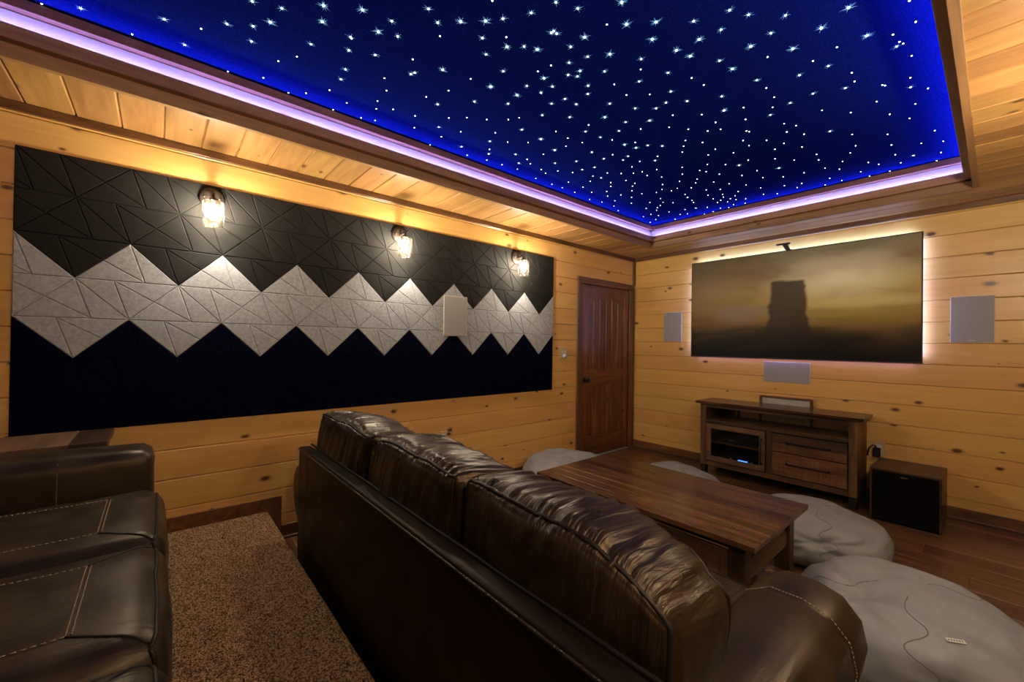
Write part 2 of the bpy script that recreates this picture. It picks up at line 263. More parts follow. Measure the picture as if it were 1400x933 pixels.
# ------------------------------------------------------------------ mesh helpers
class MB:
    def __init__(s): s.v = []; s.f = []; s.smooth = []
    def add(s, vs, fs, smooth=False):
        o = len(s.v); s.v += [tuple(x) for x in vs]; s.f += [tuple(i+o for i in f) for f in fs]; s.smooth += [smooth]*len(fs); return s
    def box(s, x0, x1, y0, y1, z0, z1):
        return s.add([(x0, y0, z0), (x1, y0, z0), (x1, y1, z0), (x0, y1, z0), (x0, y0, z1), (x1, y0, z1), (x1, y1, z1), (x0, y1, z1)],
                     [(0, 3, 2, 1), (4, 5, 6, 7), (0, 1, 5, 4), (1, 2, 6, 5), (2, 3, 7, 6), (3, 0, 4, 7)])
    def cbox(s, x0, x1, y0, y1, z0, z1, c=.004):
        """box with chamfered edges"""
        bm = bmesh.new(); bmesh.ops.create_cube(bm, size=1)
        for v in bm.verts: v.co = Vector(((x0+x1)/2+v.co.x*(x1-x0), (y0+y1)/2+v.co.y*(y1-y0), (z0+z1)/2+v.co.z*(z1-z0)))
        c = min(c, .45*min(x1-x0, y1-y0, z1-z0))
        bmesh.ops.bevel(bm, geom=bm.edges[:], offset=c, segments=1, affect='EDGES')
        s.bm(bm); return s
    def bm(s, bm, smooth=False):
        bm.verts.index_update(); s.add([v.co for v in bm.verts], [[v.index for v in f.verts] for f in bm.faces], smooth); bm.free()
    def tube(s, pts, r, n=8, closed=False, cap=True):
        pts = [Vector(p) for p in pts]; k = len(pts); rings = []
        prev = None
        for i, p in enumerate(pts):
            a = pts[(i-1) % k] if (i or closed) else p; b = pts[(i+1) % k] if (i < k-1 or closed) else p
            t = (b-a)
            if t.length < 1e-9: t = Vector((0, 0, 1))
            t.normalize()
            if prev is None:
                up = Vector((0, 0, 1)) if abs(t.z) < .9 else Vector((1, 0, 0)); nx = t.cross(up).normalized()
            else:
                nx = prev - t*prev.dot(t)
                nx = nx.normalized() if nx.length > 1e-6 else t.orthogonal().normalized()
            prev = nx; ny = t.cross(nx); rr = r[i] if isinstance(r, (list, tuple)) else r
            rings.append([p+(nx*math.cos(2*math.pi*j/n)+ny*math.sin(2*math.pi*j/n))*rr for j in range(n)])
        vs = [v for rg in rings for v in rg]; fs = []
        for i in range(k if closed else k-1):
            i2 = (i+1) % k
            for j in range(n): fs.append((i*n+j, i*n+(j+1) % n, i2*n+(j+1) % n, i2*n+j))
        if cap and not closed: fs.append(tuple(range(n))[::-1]); fs.append(tuple((k-1)*n+j for j in range(n)))
        return s.add(vs, fs, True)
    def lathe(s, prof, n=24, c=(0, 0, 0), axis='z', cap=True):
        vs = []; fs = []
        for r_, h in prof:
            for j in range(n):
                a = 2*math.pi*j/n; p = (r_*math.cos(a), r_*math.sin(a), h)
                if axis == 'x': p = (p[2], p[0], p[1])
                if axis == 'y': p = (p[0], p[2], p[1])
                vs.append((p[0]+c[0], p[1]+c[1], p[2]+c[2]))
        for i in range(len(prof)-1):
            for j in range(n): fs.append((i*n+j, i*n+(j+1) % n, (i+1)*n+(j+1) % n, (i+1)*n+j))
        if cap: fs.append(tuple(range(n))[::-1]); fs.append(tuple((len(prof)-1)*n+j for j in range(n)))
        return s.add(vs, fs, True)
    def prism(s, poly, h0, h1, axis='y', smooth=False):
        """extrude a 2-D outline along an axis"""
        k = len(poly)
        def P(a, b, h): return {'x': (h, a, b), 'y': (a, h, b), 'z': (a, b, h)}[axis]
        vs = [P(a, b, h0) for a, b in poly]+[P(a, b, h1) for a, b in poly]
        s.add(vs, [tuple(range(k))[::-1], tuple(range(k, 2*k))]); 
        o = len(s.v)-2*k
        for j in range(k): s.f.append((o+j, o+(j+1) % k, o+k+(j+1) % k, o+k+j)); s.smooth.append(smooth)
        return s
    def mesh(s, name, mat):
        me = bpy.data.meshes.new(name); me.from_pydata(s.v, [], s.f); me.polygons.foreach_set('use_smooth', s.smooth)
        bm = bmesh.new(); bm.from_mesh(me); bmesh.ops.recalc_face_normals(bm, faces=bm.faces); bm.to_mesh(me); bm.free()
        me.materials.append(mat if not isinstance(mat, str) else M[mat]); me.update(); return me
    def build(s, name, mat, parent=None, loc=None):
        return link(name, s.mesh(name, mat), parent, loc)
def link(name, me, parent=None, loc=None, rot=None):
    o = bpy.data.objects.new(name, me); col.objects.link(o)
    if loc is not None: o.location = loc
    if rot is not None: o.rotation_euler = rot
    if parent is not None: o.parent = parent
    return o
def thing(name, label, cat, loc=(0, 0, 0), group=None, rotz=0):
    o = link(name, None, None, loc, (0, 0, rotz)); return tag(o, label, cat, group)
def tag(o, label, cat, group=None):
    o['label'] = label; o['category'] = cat
    if group: o['group'] = group
    return o
def struct(o, label=None):
    o['kind'] = 'structure'
    if label: o['label'] = label
    return o
def board_mesh(name, L, H, T, mat, ch=.006):
    """plank: local x length, y thickness (face at y=0 looking to -y), z height; V-groove long edges"""
    p = [(-T, 0), (-T, H), (-ch, H), (0, H-ch), (0, ch), (-ch, 0)]
    vs = [(x, -a, b) for x in (0, L) for a, b in p]; k = len(p)
    fs = [tuple(range(k)), tuple(range(k, 2*k))[::-1]]+[(j, k+j, k+(j+1) % k, (j+1) % k) for j in range(k)]
    b = MB(); b.add(vs, fs); return b.mesh(name, mat)

# ================================================================== THE ROOM
XR, YB, ZC = 3.62, -6.95, 2.54            # right wall, back wall, plank ceiling
BW = .1784; ZJ0 = .165                    # wall board pitch and lowest joint
rng = random.Random(5)
# floor with plank children
fl = MB().box(-.1, XR+.1, YB-.1, .1, -.08, -.006).build('floor', 'grout'); struct(fl, 'dark wood-look plank floor with thin pale joints')
PW, PL = .2, 1.22
pm = {}
row = 0; y = 0.0
while y > -4.5:
    off = -((row*.41) % 1.0)*PL; x = off
    while x < XR:
        a, b = max(x, 0), min(x+PL, XR)
        if b-a > .05:
            key = round(b-a, 3)
            if key not in pm:
                q = MB(); q.cbox(0, key-.004, 0, PW-.004, -.012, 0, .0015); pm[key] = q.mesh('floor_plank', 'plank')
            link('floor_plank', pm[key], fl, (a+.002, y-PW+.002, 0))
        x += PL
    y -= PW; row += 1
# walls
def wall(name, back, L, place, label, openings=None):
    wl = MB().box(*back).build(name, 'wallback'); struct(wl, label)
    meshes = {}
    z = ZJ0-BW; k = -1
    while z < ZC:
        z0, z1 = max(z, 0), min(z+BW, ZC)
        l = L if not openings else openings(z0, z1)
        key = (round(l, 3), round(z1-z0, 4))
        if key not in meshes: meshes[key] = board_mesh('wall_board', l, z1-z0-.0018, .022, M['pine'], .005)
        o = link('wall_board', meshes[key], wl); place(o, z0, l); z += BW
    return wl
wall('wall_left', (-.14, -.022, YB, .12, 0, ZC+.02), -YB, lambda o, z, l: (setattr(o, 'location', (0, YB, z)), setattr(o, 'rotation_euler', (0, 0, R(90)))),
     'golden knotty pine plank wall behind the felt panel', lambda z0, z1: (-YB-1.13 if z1 < 2.14 else -YB))
wall('wall_front', (-.14, XR+.14, .022, .14, 0, ZC+.02), XR, lambda o, z, l: setattr(o, 'location', (0, 0, z)), 'golden knotty pine plank wall behind the television')
wall('wall_right', (XR+.022, XR+.14, YB, .12, 0, ZC+.02), -YB, lambda o, z, l: (setattr(o, 'location', (XR, 0, z)), setattr(o, 'rotation_euler', (0, 0, R(-90)))), 'pine plank wall opposite the felt panel')
wall('wall_back', (-.14, XR+.14, YB-.14, YB-.022, 0, ZC+.02), XR, lambda o, z, l: (setattr(o, 'location', (XR, YB, z)), setattr(o, 'rotation_euler', (0, 0, R(180)))), 'pine plank wall behind the reclining sofa')
# ceiling: plank soffit ring around the raised star tray
TX0, TX1, TY0, TY1 = .51, 3.085, -6.5125, -.447        # tray opening (inner faces of frame)
ZS = 2.786                                          # star cloth
ceil = MB().box(-.14, XR+.14, YB-.14, .14, ZS+.004, ZS+.06).build('ceiling', 'wallback'); struct(ceil, 'wooden plank ceiling with a raised star-lit tray')
MB().box(TX0-.03, TX1+.03, TY0-.03, TY1+.03, ZS-.004, ZS+.003).build('star_panel', 'starcloth', ceil)['label'] = 'midnight blue ceiling cloth dotted with fibre-optic stars'
star_panel = ceil.children[0]
cm = {}
def ceil_board(x0, x1, y0):
    key = round(x1-x0, 3)
    if key not in cm: cm[key] = board_mesh('ceiling_board', key, BW-.0006, .02, M['soffit'], .007)
    # face looks down: rotate so -y -> -z
    o = link('ceiling_board', cm[key], ceil, (x0, y0, ZC), (R(90), 0, 0)); return o
y = 0.0; k = 0
yj = -5.264                                           # a measured joint
y = yj+BW*round((0-yj)/BW)+BW
while y > YB-.1:
    # board occupies y-BW .. y ; local z maps to -y after rotation about x by +90 -> z->-y? handled by offset
    y0, y1 = y-BW, y
    if y0 > TY1-.01 or y1 < TY0+.01:
        segs = [(0, XR)]
    else: segs = [(0, TX0-.032), (TX1+.032, XR)]
    for a, b in segs: ceil_board(a, b, y1)
    y -= BW
# cove frame boards (lower board, upper board, fascia, lip) on each side of the tray
trimn = [0]
def trim(mb, mat, label=None, loc=None, rot=None):
    trimn[0] += 1
    o = mb.build('trim_%d' % trimn[0], mat, None, loc)
    if rot: o.rotation_euler = rot
    return struct(o, label)
def side_board(side, inset, z0, z1, thick, mat, label):
    """board along one tray side; inset = how far its face stands inside the tray line"""
    if side in 'LR':
        L = TY1-TY0; q = MB().cbox(0, L, 0, thick, 0, z1-z0, .002)
        if side == 'L': return trim(q, mat, label, (TX0+inset, TY0, z0), (0, 0, R(90)))
        return trim(q, mat, label, (TX1-inset, TY1, z0), (0, 0, R(-90)))
    L = TX1-TX0; q = MB().cbox(0, L, 0, thick, 0, z1-z0, .002)
    if side == 'F': return trim(q, mat, label, (TX0, TY1-inset, z0))
    return trim(q, mat, label, (TX1, TY0+inset, z0), (0, 0, R(180)))
nm = {'L': 'felt panel', 'R': 'opposite the felt panel', 'F': 'television', 'B': 'far from the television'}
for sd in 'LRFB':
    side_board(sd, 0, 2.530, 2.593, .032, 'cove', 'lower brown frame board around the star tray (%s side)' % nm[sd])
    side_board(sd, .04, 2.5935, 2.655, .060, 'cove', 'upper brown frame board around the star tray (%s side)' % nm[sd])
    side_board(sd, 0, 2.6555, 2.7295, .012, 'fascia', 'pale board lit violet inside the star tray (%s side)' % nm[sd])
    side_board(sd, .04, 2.730, 2.776, .038, 'walnut2', 'brown lip under the star cloth (%s side)' % nm[sd])
    # light strip lying on the ledge, shining up
    L = (TY1-TY0 if sd in 'LR' else TX1-TX0)-.10; e = .05; zz = 2.6556
    o = MB().box(0, L, 0, .008, 0, .0006).build('led_strip', 'led'); i = .027
    o.location, o.rotation_euler = {'L': ((TX0+i, TY0+e, zz), (0, 0, R(90))), 'R': ((TX1-i, TY1-e, zz), (0, 0, R(-90))), 'F': ((TX0+e, TY1-i, zz), (0, 0, 0)), 'B': ((TX1-e, TY0+i, zz), (0, 0, R(180)))}[sd]
    tag(o, 'violet light strip on the ledge of the star tray (%s side)' % nm[sd], 'light strip', 'tray light strips')
# crown, corner and base trims
trim(MB().cbox(0, -YB, -.02, 0, 0, ZC-2.493, .003), 'walnut', 'dark crown strip above the felt panel', (0, YB, 2.493), (0, 0, R(90)))
trim(MB().cbox(0, XR-.02, -.02, 0, 0, ZC-2.493, .003), 'walnut', 'dark crown strip above the television', (.02, 0, 2.493))
trim(MB().cbox(0, -YB, -.02, 0, 0, ZC-2.493, .003), 'walnut', 'dark crown strip on the wall opposite the felt panel', (XR, 0, 2.493), (0, 0, R(-90)))
trim(MB().cbox(.0005, .02, -.05, -.0005, 2.173, 2.492, .003), 'walnut', 'dark corner strip beside the door head')
def baseb(name, L, loc, rz, label):
    o = MB().cbox(0, L, -.016, 0, 0, .095, .004).build(name, 'walnut'); o.location = loc; o.rotation_euler = (0, 0, rz); struct(o, label)
    MB().cbox(0, L, -.03, -.0165, 0, .02, .006).build('shoe_moulding', 'rustic', o)
baseb('baseboard_front', XR, (0, 0, 0), 0, 'dark baseboard under the television wall')
baseb('baseboard_left', 4.25-1.19, (0, -4.25, 0), R(90), 'dark baseboard between the platform and the door')
baseb('baseboard_right', 4.3, (XR, 0, 0), R(-90), 'dark baseboard on the wall opposite the felt panel')
# carpeted platform
ZP, YP = .21, -4.33
plat = MB().cbox(0, XR, YB, YP-.012, 0, ZP-.02, .01).build('floor_platform', 'wallback'); struct(plat, 'raised platform covered in speckled brown carpet')
q = MB(); prof = [(YB, ZP-.02), (YB, ZP)]+[(YP-.022+.022*math.sin(a), ZP-.022+.022*math.cos(a)) for a in [i*math.pi/2/6 for i in range(7)]]+[(YP, .0), (YP-.012, .0), (YP-.012, ZP-.02)]
q.prism(prof, 0, XR, 'x'); cp = q.build('carpet', 'carpet', plat); cp['kind'] = 'stuff'
# tufts: short loops standing on the visible carpet
tuft = MB(); rt = random.Random(3)
for i in range(26000):
    x = rt.uniform(.0, 2.3); yy = rt.uniform(-5.25, YP)
    h = rt.uniform(.004, .008); r = rt.uniform(.0018, .003); a = rt.uniform(0, 6.28); z0 = ZP-.001
    if yy > YP-.02: z0 = ZP-.022+math.sqrt(max(0, .022**2-(yy-YP+.022)**2))-.001
    dx, dy = math.cos(a)*r, math.sin(a)*r; lx, ly = rt.uniform(-.003, .003), rt.uniform(-.003, .003)
    tuft.add([(x-dx, yy-dy, z0), (x+dx, yy+dy, z0), (x-dy, yy+dx, z0), (x+lx, yy+ly, z0+h)], [(0, 1, 3), (1, 2, 3), (2, 0, 3)])
tf = tuft.build('carpet_pile', 'carpet', plat); tf['kind'] = 'stuff'
# platform base trim on the left wall, with mitred return
bt = MB(); bt.prism([(YB, ZP), (-4.33, ZP), (-4.252, ZP+.085), (YB, ZP+.085)], .0005, .017, 'x'); o = bt.build('baseboard_platform', 'walnut'); struct(o, 'dark baseboard above the carpeted platform')
bt = MB(); bt.prism([(-4.328, ZP-.003), (-4.328, .0), (-4.252, .0), (-4.252, ZP+.082)], .0005, .017, 'x'); trim(bt, 'walnut', 'mitred upright trim where the platform ends')

# ------------------------------------------------------------------ door
door = thing('door_1', 'dark stained plank door with an arched upper panel', 'door', (0, 0, 0)); door['kind'] = 'structure'; del door['category']
def vboard(name, y0, y1, z0, z1, x0, x1, mat, parent, ch=.004):
    """vertical board: local x runs up so the grain is vertical"""
    q = MB().cbox(0, z1-z0, 0, y1-y0, 0, x1-x0, ch); o = q.build(name, mat, parent, (x0, y0, z0)); o.rotation_euler = (0, 0, 0)
    o.matrix_local = Matrix(((0, 0, -1, x1), (0, 1, 0, y0), (1, 0, 0, z0), (0, 0, 0, 1))); return o
def hboard(name, y0, y1, z0, z1, x0, x1, mat, parent, ch=.004):
    q = MB().cbox(0, y1-y0, -(x1-x0), 0, 0, z1-z0, ch); o = q.build(name, mat, parent, (x0, y0, z0)); o.rotation_euler = (0, 0, R(90)); 
    o.location = (x0, y0, z0); return o
vboard('casing', -1.185, -1.085, 0, 2.095, .0005, .018, 'walnut', door)
vboard('casing', -.13, -.03, 0, 2.095, .0005, .018, 'walnut', door)
hboard('casing', -1.185, -.03, 2.095, 2.172, .0005, .02, 'walnut', door)
vboard('jamb', -1.09, -1.076, .012, 2.095, -.03, .008, 'walnut', door, .002)
vboard('jamb', -.138, -.126, .012, 2.095, -.03, .004, 'black', door, .002)
DY0, DY1 = -1.075, -.14
vboard('stile', DY0, DY0+.095, .02, 2.088, -.035, -.002, 'door', door)
vboard('stile', DY1-.095, DY1, .02, 2.088, -.035, -.002, 'door', door)
hboard('rail', DY0+.095, DY1-.095, .02, .25, -.035, -.003, 'door', door)
hboard('rail', DY0+.095, DY1-.095, .875, 1.05, -.035, -.003, 'door', door)
q = MB(); a0, a1 = DY0+.095, DY1-.095; n = 14
arc = [(a0+(a1-a0)*i/n, 1.85+.09*math.sin(math.pi*i/n)**.8) for i in range(n+1)]
for i in range(n):
    (ya, za), (yb, zb) = arc[i], arc[i+1]
    q.add([(-.035, ya, za), (-.003, ya, za), (-.003, ya, 2.088), (-.035, ya, 2.088), (-.035, yb, zb), (-.003, yb, zb), (-.003, yb, 2.088), (-.035, yb, 2.088)], [(1, 5, 6, 2), (0, 4, 5, 1), (0, 3, 7, 4), (2, 6, 7, 3)])
q.build('arched_rail', 'door', door)
npl = 6
for i in range(npl):
    ya = a0+(a1-a0)*i/npl; yb = a0+(a1-a0)*(i+1)/npl
    vboard('plank', ya+.0005, yb-.0005, 1.045, 1.95, -.03, -.012, 'door', door, .006)
    vboard('plank', ya+.0005, yb-.0005, .245, .88, -.03, -.012, 'door', door, .006)
for z in (1.82, 1.05, .28): MB().cbox(-.003, .006, -.142, -.128, z, z+.09, .001).build('hinge', 'blackmetal', door)
q = MB(); q.lathe([(.0, -.001), (.032, -.001), (.032, .006), (.012, .01), (.011, .035), (.026, .045), (.03, .058), (.024, .07), (.0, .073)], 20, (-.002, DY0+.045, .94), 'x', cap=False); q.build('knob', 'blackmetal', door)
MB().cbox(-.05, .02, -1.085, -.135, .0005, .012, .003).build('threshold', plain('aluminium_sill', (.4, .4, .42), .4, .5), door)

# ------------------------------------------------------------------ star lights
STARS = [
 ((50, 0, 4.667), [(38,40,1),(282,52,2),(815,122,2),(610,218,1),(1050,182,1),(945,285,2)]),
 ((300, 0, 5.83), [(60,190,2),(262,10,2),(268,208,2),(255,328,2),(405,175,3),(498,65,2),(830,42,3),(820,172,3),(730,352,2),(618,450,1),(470,487,1),(350,620,1),(65,582,1),(550,740,1),(690,742,1),(1045,295,2),(1032,400,2),(1005,552,2),(968,632,2),(878,718,1),(1015,820,1),(903,880,1)]),
 ((480, 0, 6.665), [(105,88,3),(248,288,3),(370,190,2),(425,330,2),(220,500,2),(5,350,1),(305,712,1),(322,825,1),(562,540,1),(545,675,2),(580,662,2),(705,80,2),(790,205,2),(810,328,1),(998,195,3),(1225,190,3),(1197,345,2),(1230,495,2),(835,635,3),(1090,718,1),(1270,788,3),(888,825,1),(685,883,1),(1125,925,2),(240,920,1)]),
 ((480, 120, 5.833), [(202,167,1),(335,172,1),(80,240,1),(192,260,1),(510,224,1),(505,318,1),(690,132,2),(780,240,1),(700,313,2),(720,391,1),(875,351,1),(923,238,1),(1082,253,1),(880,470,2),(925,538,1),(1107,426,2),(1104,491,1),(1098,527,2),(1082,577,1),(625,460,1)]),
 ((670, 0, 6.665), [(20,5,1),(118,168,2),(375,115,2),(600,20,2),(800,75,2),(1200,20,3),(148,338,1),(155,425,3),(310,422,2),(430,448,3),(558,298,2),(580,282,2),(608,305,2),(735,425,2),(862,338,3),(1065,222,1),(1243,220,3),(890,515,2),(1092,492,3),(555,595,1),(720,570,2),(712,682,2),(820,645,2),(795,695,2),(1043,650,2),(120,648,2),(435,650,1),(492,712,3),(568,788,2),(335,782,2),(465,845,2),(245,865,3),(10,790,2),(683,900,2),(893,780,2),(890,855,2),(1132,768,1),(1243,865,1)]),
 ((670, 130, 5.83), [(145,68,2),(490,68,2),(688,72,2),(955,68,2),(415,160,2),(635,175,2),(915,175,3),(1080,215,2),(145,195,1),(232,180,1),(253,275,2),(42,300,1),(785,238,1),(762,290,2),(1027,285,2),(525,290,1),(620,343,1),(405,350,3),(880,337,2),(973,357,1),(1072,395,3),(140,375,1),(303,378,1),(735,378,1),(605,408,1),(515,438,3),(425,472,1),(203,472,2),(812,455,2),(907,507,2),(977,475,1),(1100,487,2),(1060,517,2),(295,512,1),(230,543,2),(322,547,1),(95,555,1),(518,543,2),(688,527,2),(218,590,1),(408,592,1),(540,605,1),(658,617,1),(735,595,2),(833,575,2),(935,620,1),(1045,625,1),(443,622,1),(820,645,1),(885,660,2),(365,665,1),(798,688,1),(962,697,1),(962,727,1),(1083,680,1),(625,693,1),(493,712,1),(575,738,1),(741,733,1),(675,775,1),(810,775,1),(930,768,1),(937,806,1),(1042,796,1),(793,832,1),(892,853,1),(995,843,1),(988,884,1),(1022,922,1)]),
 ((860, 0, 6.364), [(235,190,3),(202,340,3),(562,183,2),(610,342,3),(412,437,3),(533,487,3),(800,257,2),(875,87,2),(1040,127,2),(1362,133,2),(1235,287,2),(1060,402,3),(1205,495,1),(105,513,2),(102,603,1),(88,707,2),(338,632,2),(545,678,1),(650,738,1),(788,527,2),(900,598,3),(1112,697,2),(1195,765,1),(1263,845,1),(180,820,1),(363,795,2),(807,838,2)]),
 ((860, 130, 5.182), [(43,93,2),(192,93,2),(262,53,2),(411,42,2),(310,142,1),(146,180,3),(515,138,1),(673,108,3),(812,88,1),(1017,86,1),(1002,140,2),(825,172,1),(613,193,1),(648,242,1),(83,240,1),(284,228,1),(420,242,1),(557,254,1),(832,254,1),(851,259,1),(400,322,1),(387,362,1),(377,404,1),(521,335,1),(44,335,1),(50,373,3),(132,357,2),(235,360,2),(203,433,1),(184,463,2),(808,322,1),(850,358,1),(975,320,1),(1034,384,1),(611,384,1),(562,424,1),(740,409,1),(1034,451,1),(76,470,1),(845,460,1),(555,491,1),(684,492,1),(780,497,3),(1062,517,3),(376,511,1),(377,561,1),(21,509,1),(196,528,1),(93,543,1),(31,553,1),(128,570,1),(231,581,1),(501,534,1),(546,542,1),(482,595,1),(472,623,1),(640,561,1),(800,570,1),(907,535,1),(948,585,1),(357,611,1),(237,634,1),(342,660,1),(234,669,1),(300,678,1),(194,690,1),(441,657,1),(600,616,1),(709,628,1),(829,637,1),(933,658,1),(42,625,1),(25,645,1),(20,678,1),(91,699,1),(547,672,1),(646,668,1),(397,704,1),(415,726,2),(446,747,1),(457,761,1),(473,800,2),(559,710,1),(663,703,1),(669,723,1),(650,745,1),(597,735,1),(627,761,1),(773,684,1),(751,713,1),(758,741,1),(718,734,1),(698,757,1),(741,776,1),(707,797,1),(952,703,1),(1050,699,1),(826,736,1),(823,766,1),(18,725,1),(17,766,1),(223,733,1),(241,759,1),(148,761,1),(312,763,1),(222,782,1),(200,799,1),(195,816,1),(122,803,1),(283,828,1),(397,811,1),(554,796,1),(647,801,1),(597,826,1),(363,846,1),(413,842,1),(534,843,1),(155,845,1),(209,853,1),(101,862,1),(190,882,1),(327,879,1),(150,902,1)]),
 ((1070, 0, 6.087), [(548,62,3),(322,232,3),(700,295,3),(85,405,3),(452,392,1),(252,507,1),(380,548,2),(140,625,2),(575,605,1),(598,677,1),(522,732,2),(253,778,2),(918,287,1),(972,347,1),(1003,362,1),(950,385,2),(1108,180,1),(1075,462,1),(1063,646,1),(1065,725,2),(830,706,1),(852,712,1),(1210,735,1),(783,845,1),(1055,5,1)]),
 ((1070, 130, 5.6), [(58,60,2),(302,116,1),(522,134,1),(820,147,1),(1017,67,1),(973,178,1),(12,218,1),(103,233,1),(32,282,1),(164,299,1),(363,277,2),(532,301,1),(804,300,1),(1165,272,1),(10,370,1),(148,397,1),(559,388,1),(833,382,1),(1062,370,1),(1229,353,1),(518,443,1),(260,454,1),(276,496,1),(863,456,1),(1002,462,2),(1213,439,1),(88,497,1),(459,507,1),(656,516,1),(736,529,1),(905,518,1),(1185,517,1),(324,559,1),(435,567,1),(599,587,1),(821,583,1),(164,595,1),(361,636,1),(454,653,1),(675,634,1),(5,626,1),(147,676,1),(326,688,1),(14,694,1),(111,708,1)]),
]
ZT = ZS-.005
pts = []
for (ox, oy, sc), lst in STARS:
    for a, b, s in lst:
        p = at_z(ox+a/sc, oy+b/sc, ZT); pts.append((p.x, p.y, s))
pts.sort(key=lambda t: (-t[2], (Vector((t[0], t[1]))-CAM.xy).length))
def star_mesh(size, rays, seed):
    r = random.Random(seed); q = MB(); rad = size
    q.lathe([(rad, 0), (rad*.8, -rad*.6), (rad*.1, -rad*.9)], 8, (0, 0, 0)); me = q.mesh('star_light', 'star')
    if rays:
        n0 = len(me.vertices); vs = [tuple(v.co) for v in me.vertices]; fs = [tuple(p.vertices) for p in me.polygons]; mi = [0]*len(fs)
        for i in range(rays):  # flat spikes shaped like the sparkle on the cloth, not part of the fibre
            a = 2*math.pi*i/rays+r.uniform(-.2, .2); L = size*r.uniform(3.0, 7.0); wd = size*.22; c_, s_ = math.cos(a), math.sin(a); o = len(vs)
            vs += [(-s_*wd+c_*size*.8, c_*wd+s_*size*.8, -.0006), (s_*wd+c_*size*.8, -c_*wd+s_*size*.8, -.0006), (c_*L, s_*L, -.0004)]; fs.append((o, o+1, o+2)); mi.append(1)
        me2 = bpy.data.meshes.new('star_light'); me2.from_pydata(vs, [], fs); me2.materials.append(M['star']); me2.materials.append(M['sparkle_ray'])
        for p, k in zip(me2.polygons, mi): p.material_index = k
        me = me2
    return me
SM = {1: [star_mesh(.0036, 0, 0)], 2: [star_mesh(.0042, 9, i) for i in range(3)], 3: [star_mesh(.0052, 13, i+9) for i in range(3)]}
rest = MB()
for i, (x, y_, s) in enumerate(pts):
    x = min(max(x, TX0+.045), TX1-.045); y_ = min(y_, TY1-.045)
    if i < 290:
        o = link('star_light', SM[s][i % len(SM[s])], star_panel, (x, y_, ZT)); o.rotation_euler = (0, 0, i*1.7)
    else: rest.lathe([(.0036, 0), (.003, -.002), (.0005, -.0032)], 6, (x, y_, ZT))
rs = random.Random(11)
for i in range(160):
    y_ = rs.uniform(TY0+.1, -4.1); x = rs.uniform(TX0+.1, TX1-.05)
    d = Vector((x, y_, ZT))-CAM
    if d.dot(_f) > 0 and abs(d.dot(_r2)/d.dot(_f)) < 1.3 and d.dot(_u2)/d.dot(_f) < .86: continue
    rest.lathe([(.0055, 0), (.004, -.003), (.0005, -.0045)], 6, (x, y_, ZT))
o = rest.build('star_light_field', 'star', star_panel); o['kind'] = 'stuff'

# ================================================================== WALL PANEL of felt diamonds
PU, PV, MY0, MZ0, VB, DD = .431, .429, -5.4724, 2.3248, 3.41, .152
mural = thing('acoustic_panel', 'large felt wall panel in charcoal, silver zigzag and navy diamonds', 'wall panel', (0, (MY0+4.5*PU), MZ0-VB*PV))
def clip(poly, u0, u1, v0, v1):
    for ax, lim, sg in ((0, u0, 1), (0, u1, -1), (1, v0, 1), (1, v1, -1)):
        out = []
        for i in range(len(poly)):
            a, b = poly[i-1], poly[i]; da, db = (a[ax]-lim)*sg, (b[ax]-lim)*sg
            if da >= -1e-9 and db >= -1e-9: out.append(b)
            elif da >= -1e-9 or db >= -1e-9:
                t = da/(da-db) if abs(da-db) > 1e-12 else 0; c = (a[0]+(b[0]-a[0])*t, a[1]+(b[1]-a[1])*t); out.append(c)
                if db >= -1e-9: out.append(b)
        poly = out
        if len(poly) < 3: return []
    o = []
    for p in poly:
        if not o or abs(p[0]-o[-1][0])+abs(p[1]-o[-1][1]) > 1e-6: o.append(p)
    if len(o) > 1 and abs(o[0][0]-o[-1][0])+abs(o[0][1]-o[-1][1]) < 1e-6: o.pop()
    return o
def inset(poly, d):
    k = len(poly); ar = sum(poly[i-1][0]*poly[i][1]-poly[i][0]*poly[i-1][1] for i in range(k))/2
    if ar < 0: poly = poly[::-1]
    out = []
    for i in range(k):
        p0, p1, p2 = (Vector(poly[i-1]), Vector(poly[i]), Vector(poly[(i+1) % k]))
        e1 = (p1-p0).normalized(); e2 = (p2-p1).normalized(); n1 = Vector((-e1.y, e1.x)); n2 = Vector((-e2.y, e2.x))
        den = 1+n1.dot(n2)
        if den < .02: return None, None
        out.append(p1+(n1+n2)*(d/den))
    a2 = sum(out[i-1][0]*out[i][1]-out[i][0]*out[i-1][1] for i in range(k))/2
    if a2 <= 0: return None, None
    return poly, [tuple(x) for x in out]
def up_tri(u, v):   # apex (u, v), base at v+.5
    return [[(u, v), (u+.5, v+.5), (u+DD, v+.5)], [(u, v), (u+DD, v+.5), (u-.25, v+.25)], [(u-.25, v+.25), (u+DD, v+.5), (u-.5, v+.5)]]
def dn_tri(u, v):   # apex (u, v+.5), base at v
    return [[(u-.5, v), (u-DD, v), (u, v+.5)], [(u-DD, v), (u+.5, v), (u+.25, v+.25)], [(u-DD, v), (u+.25, v+.25), (u, v+.5)]]
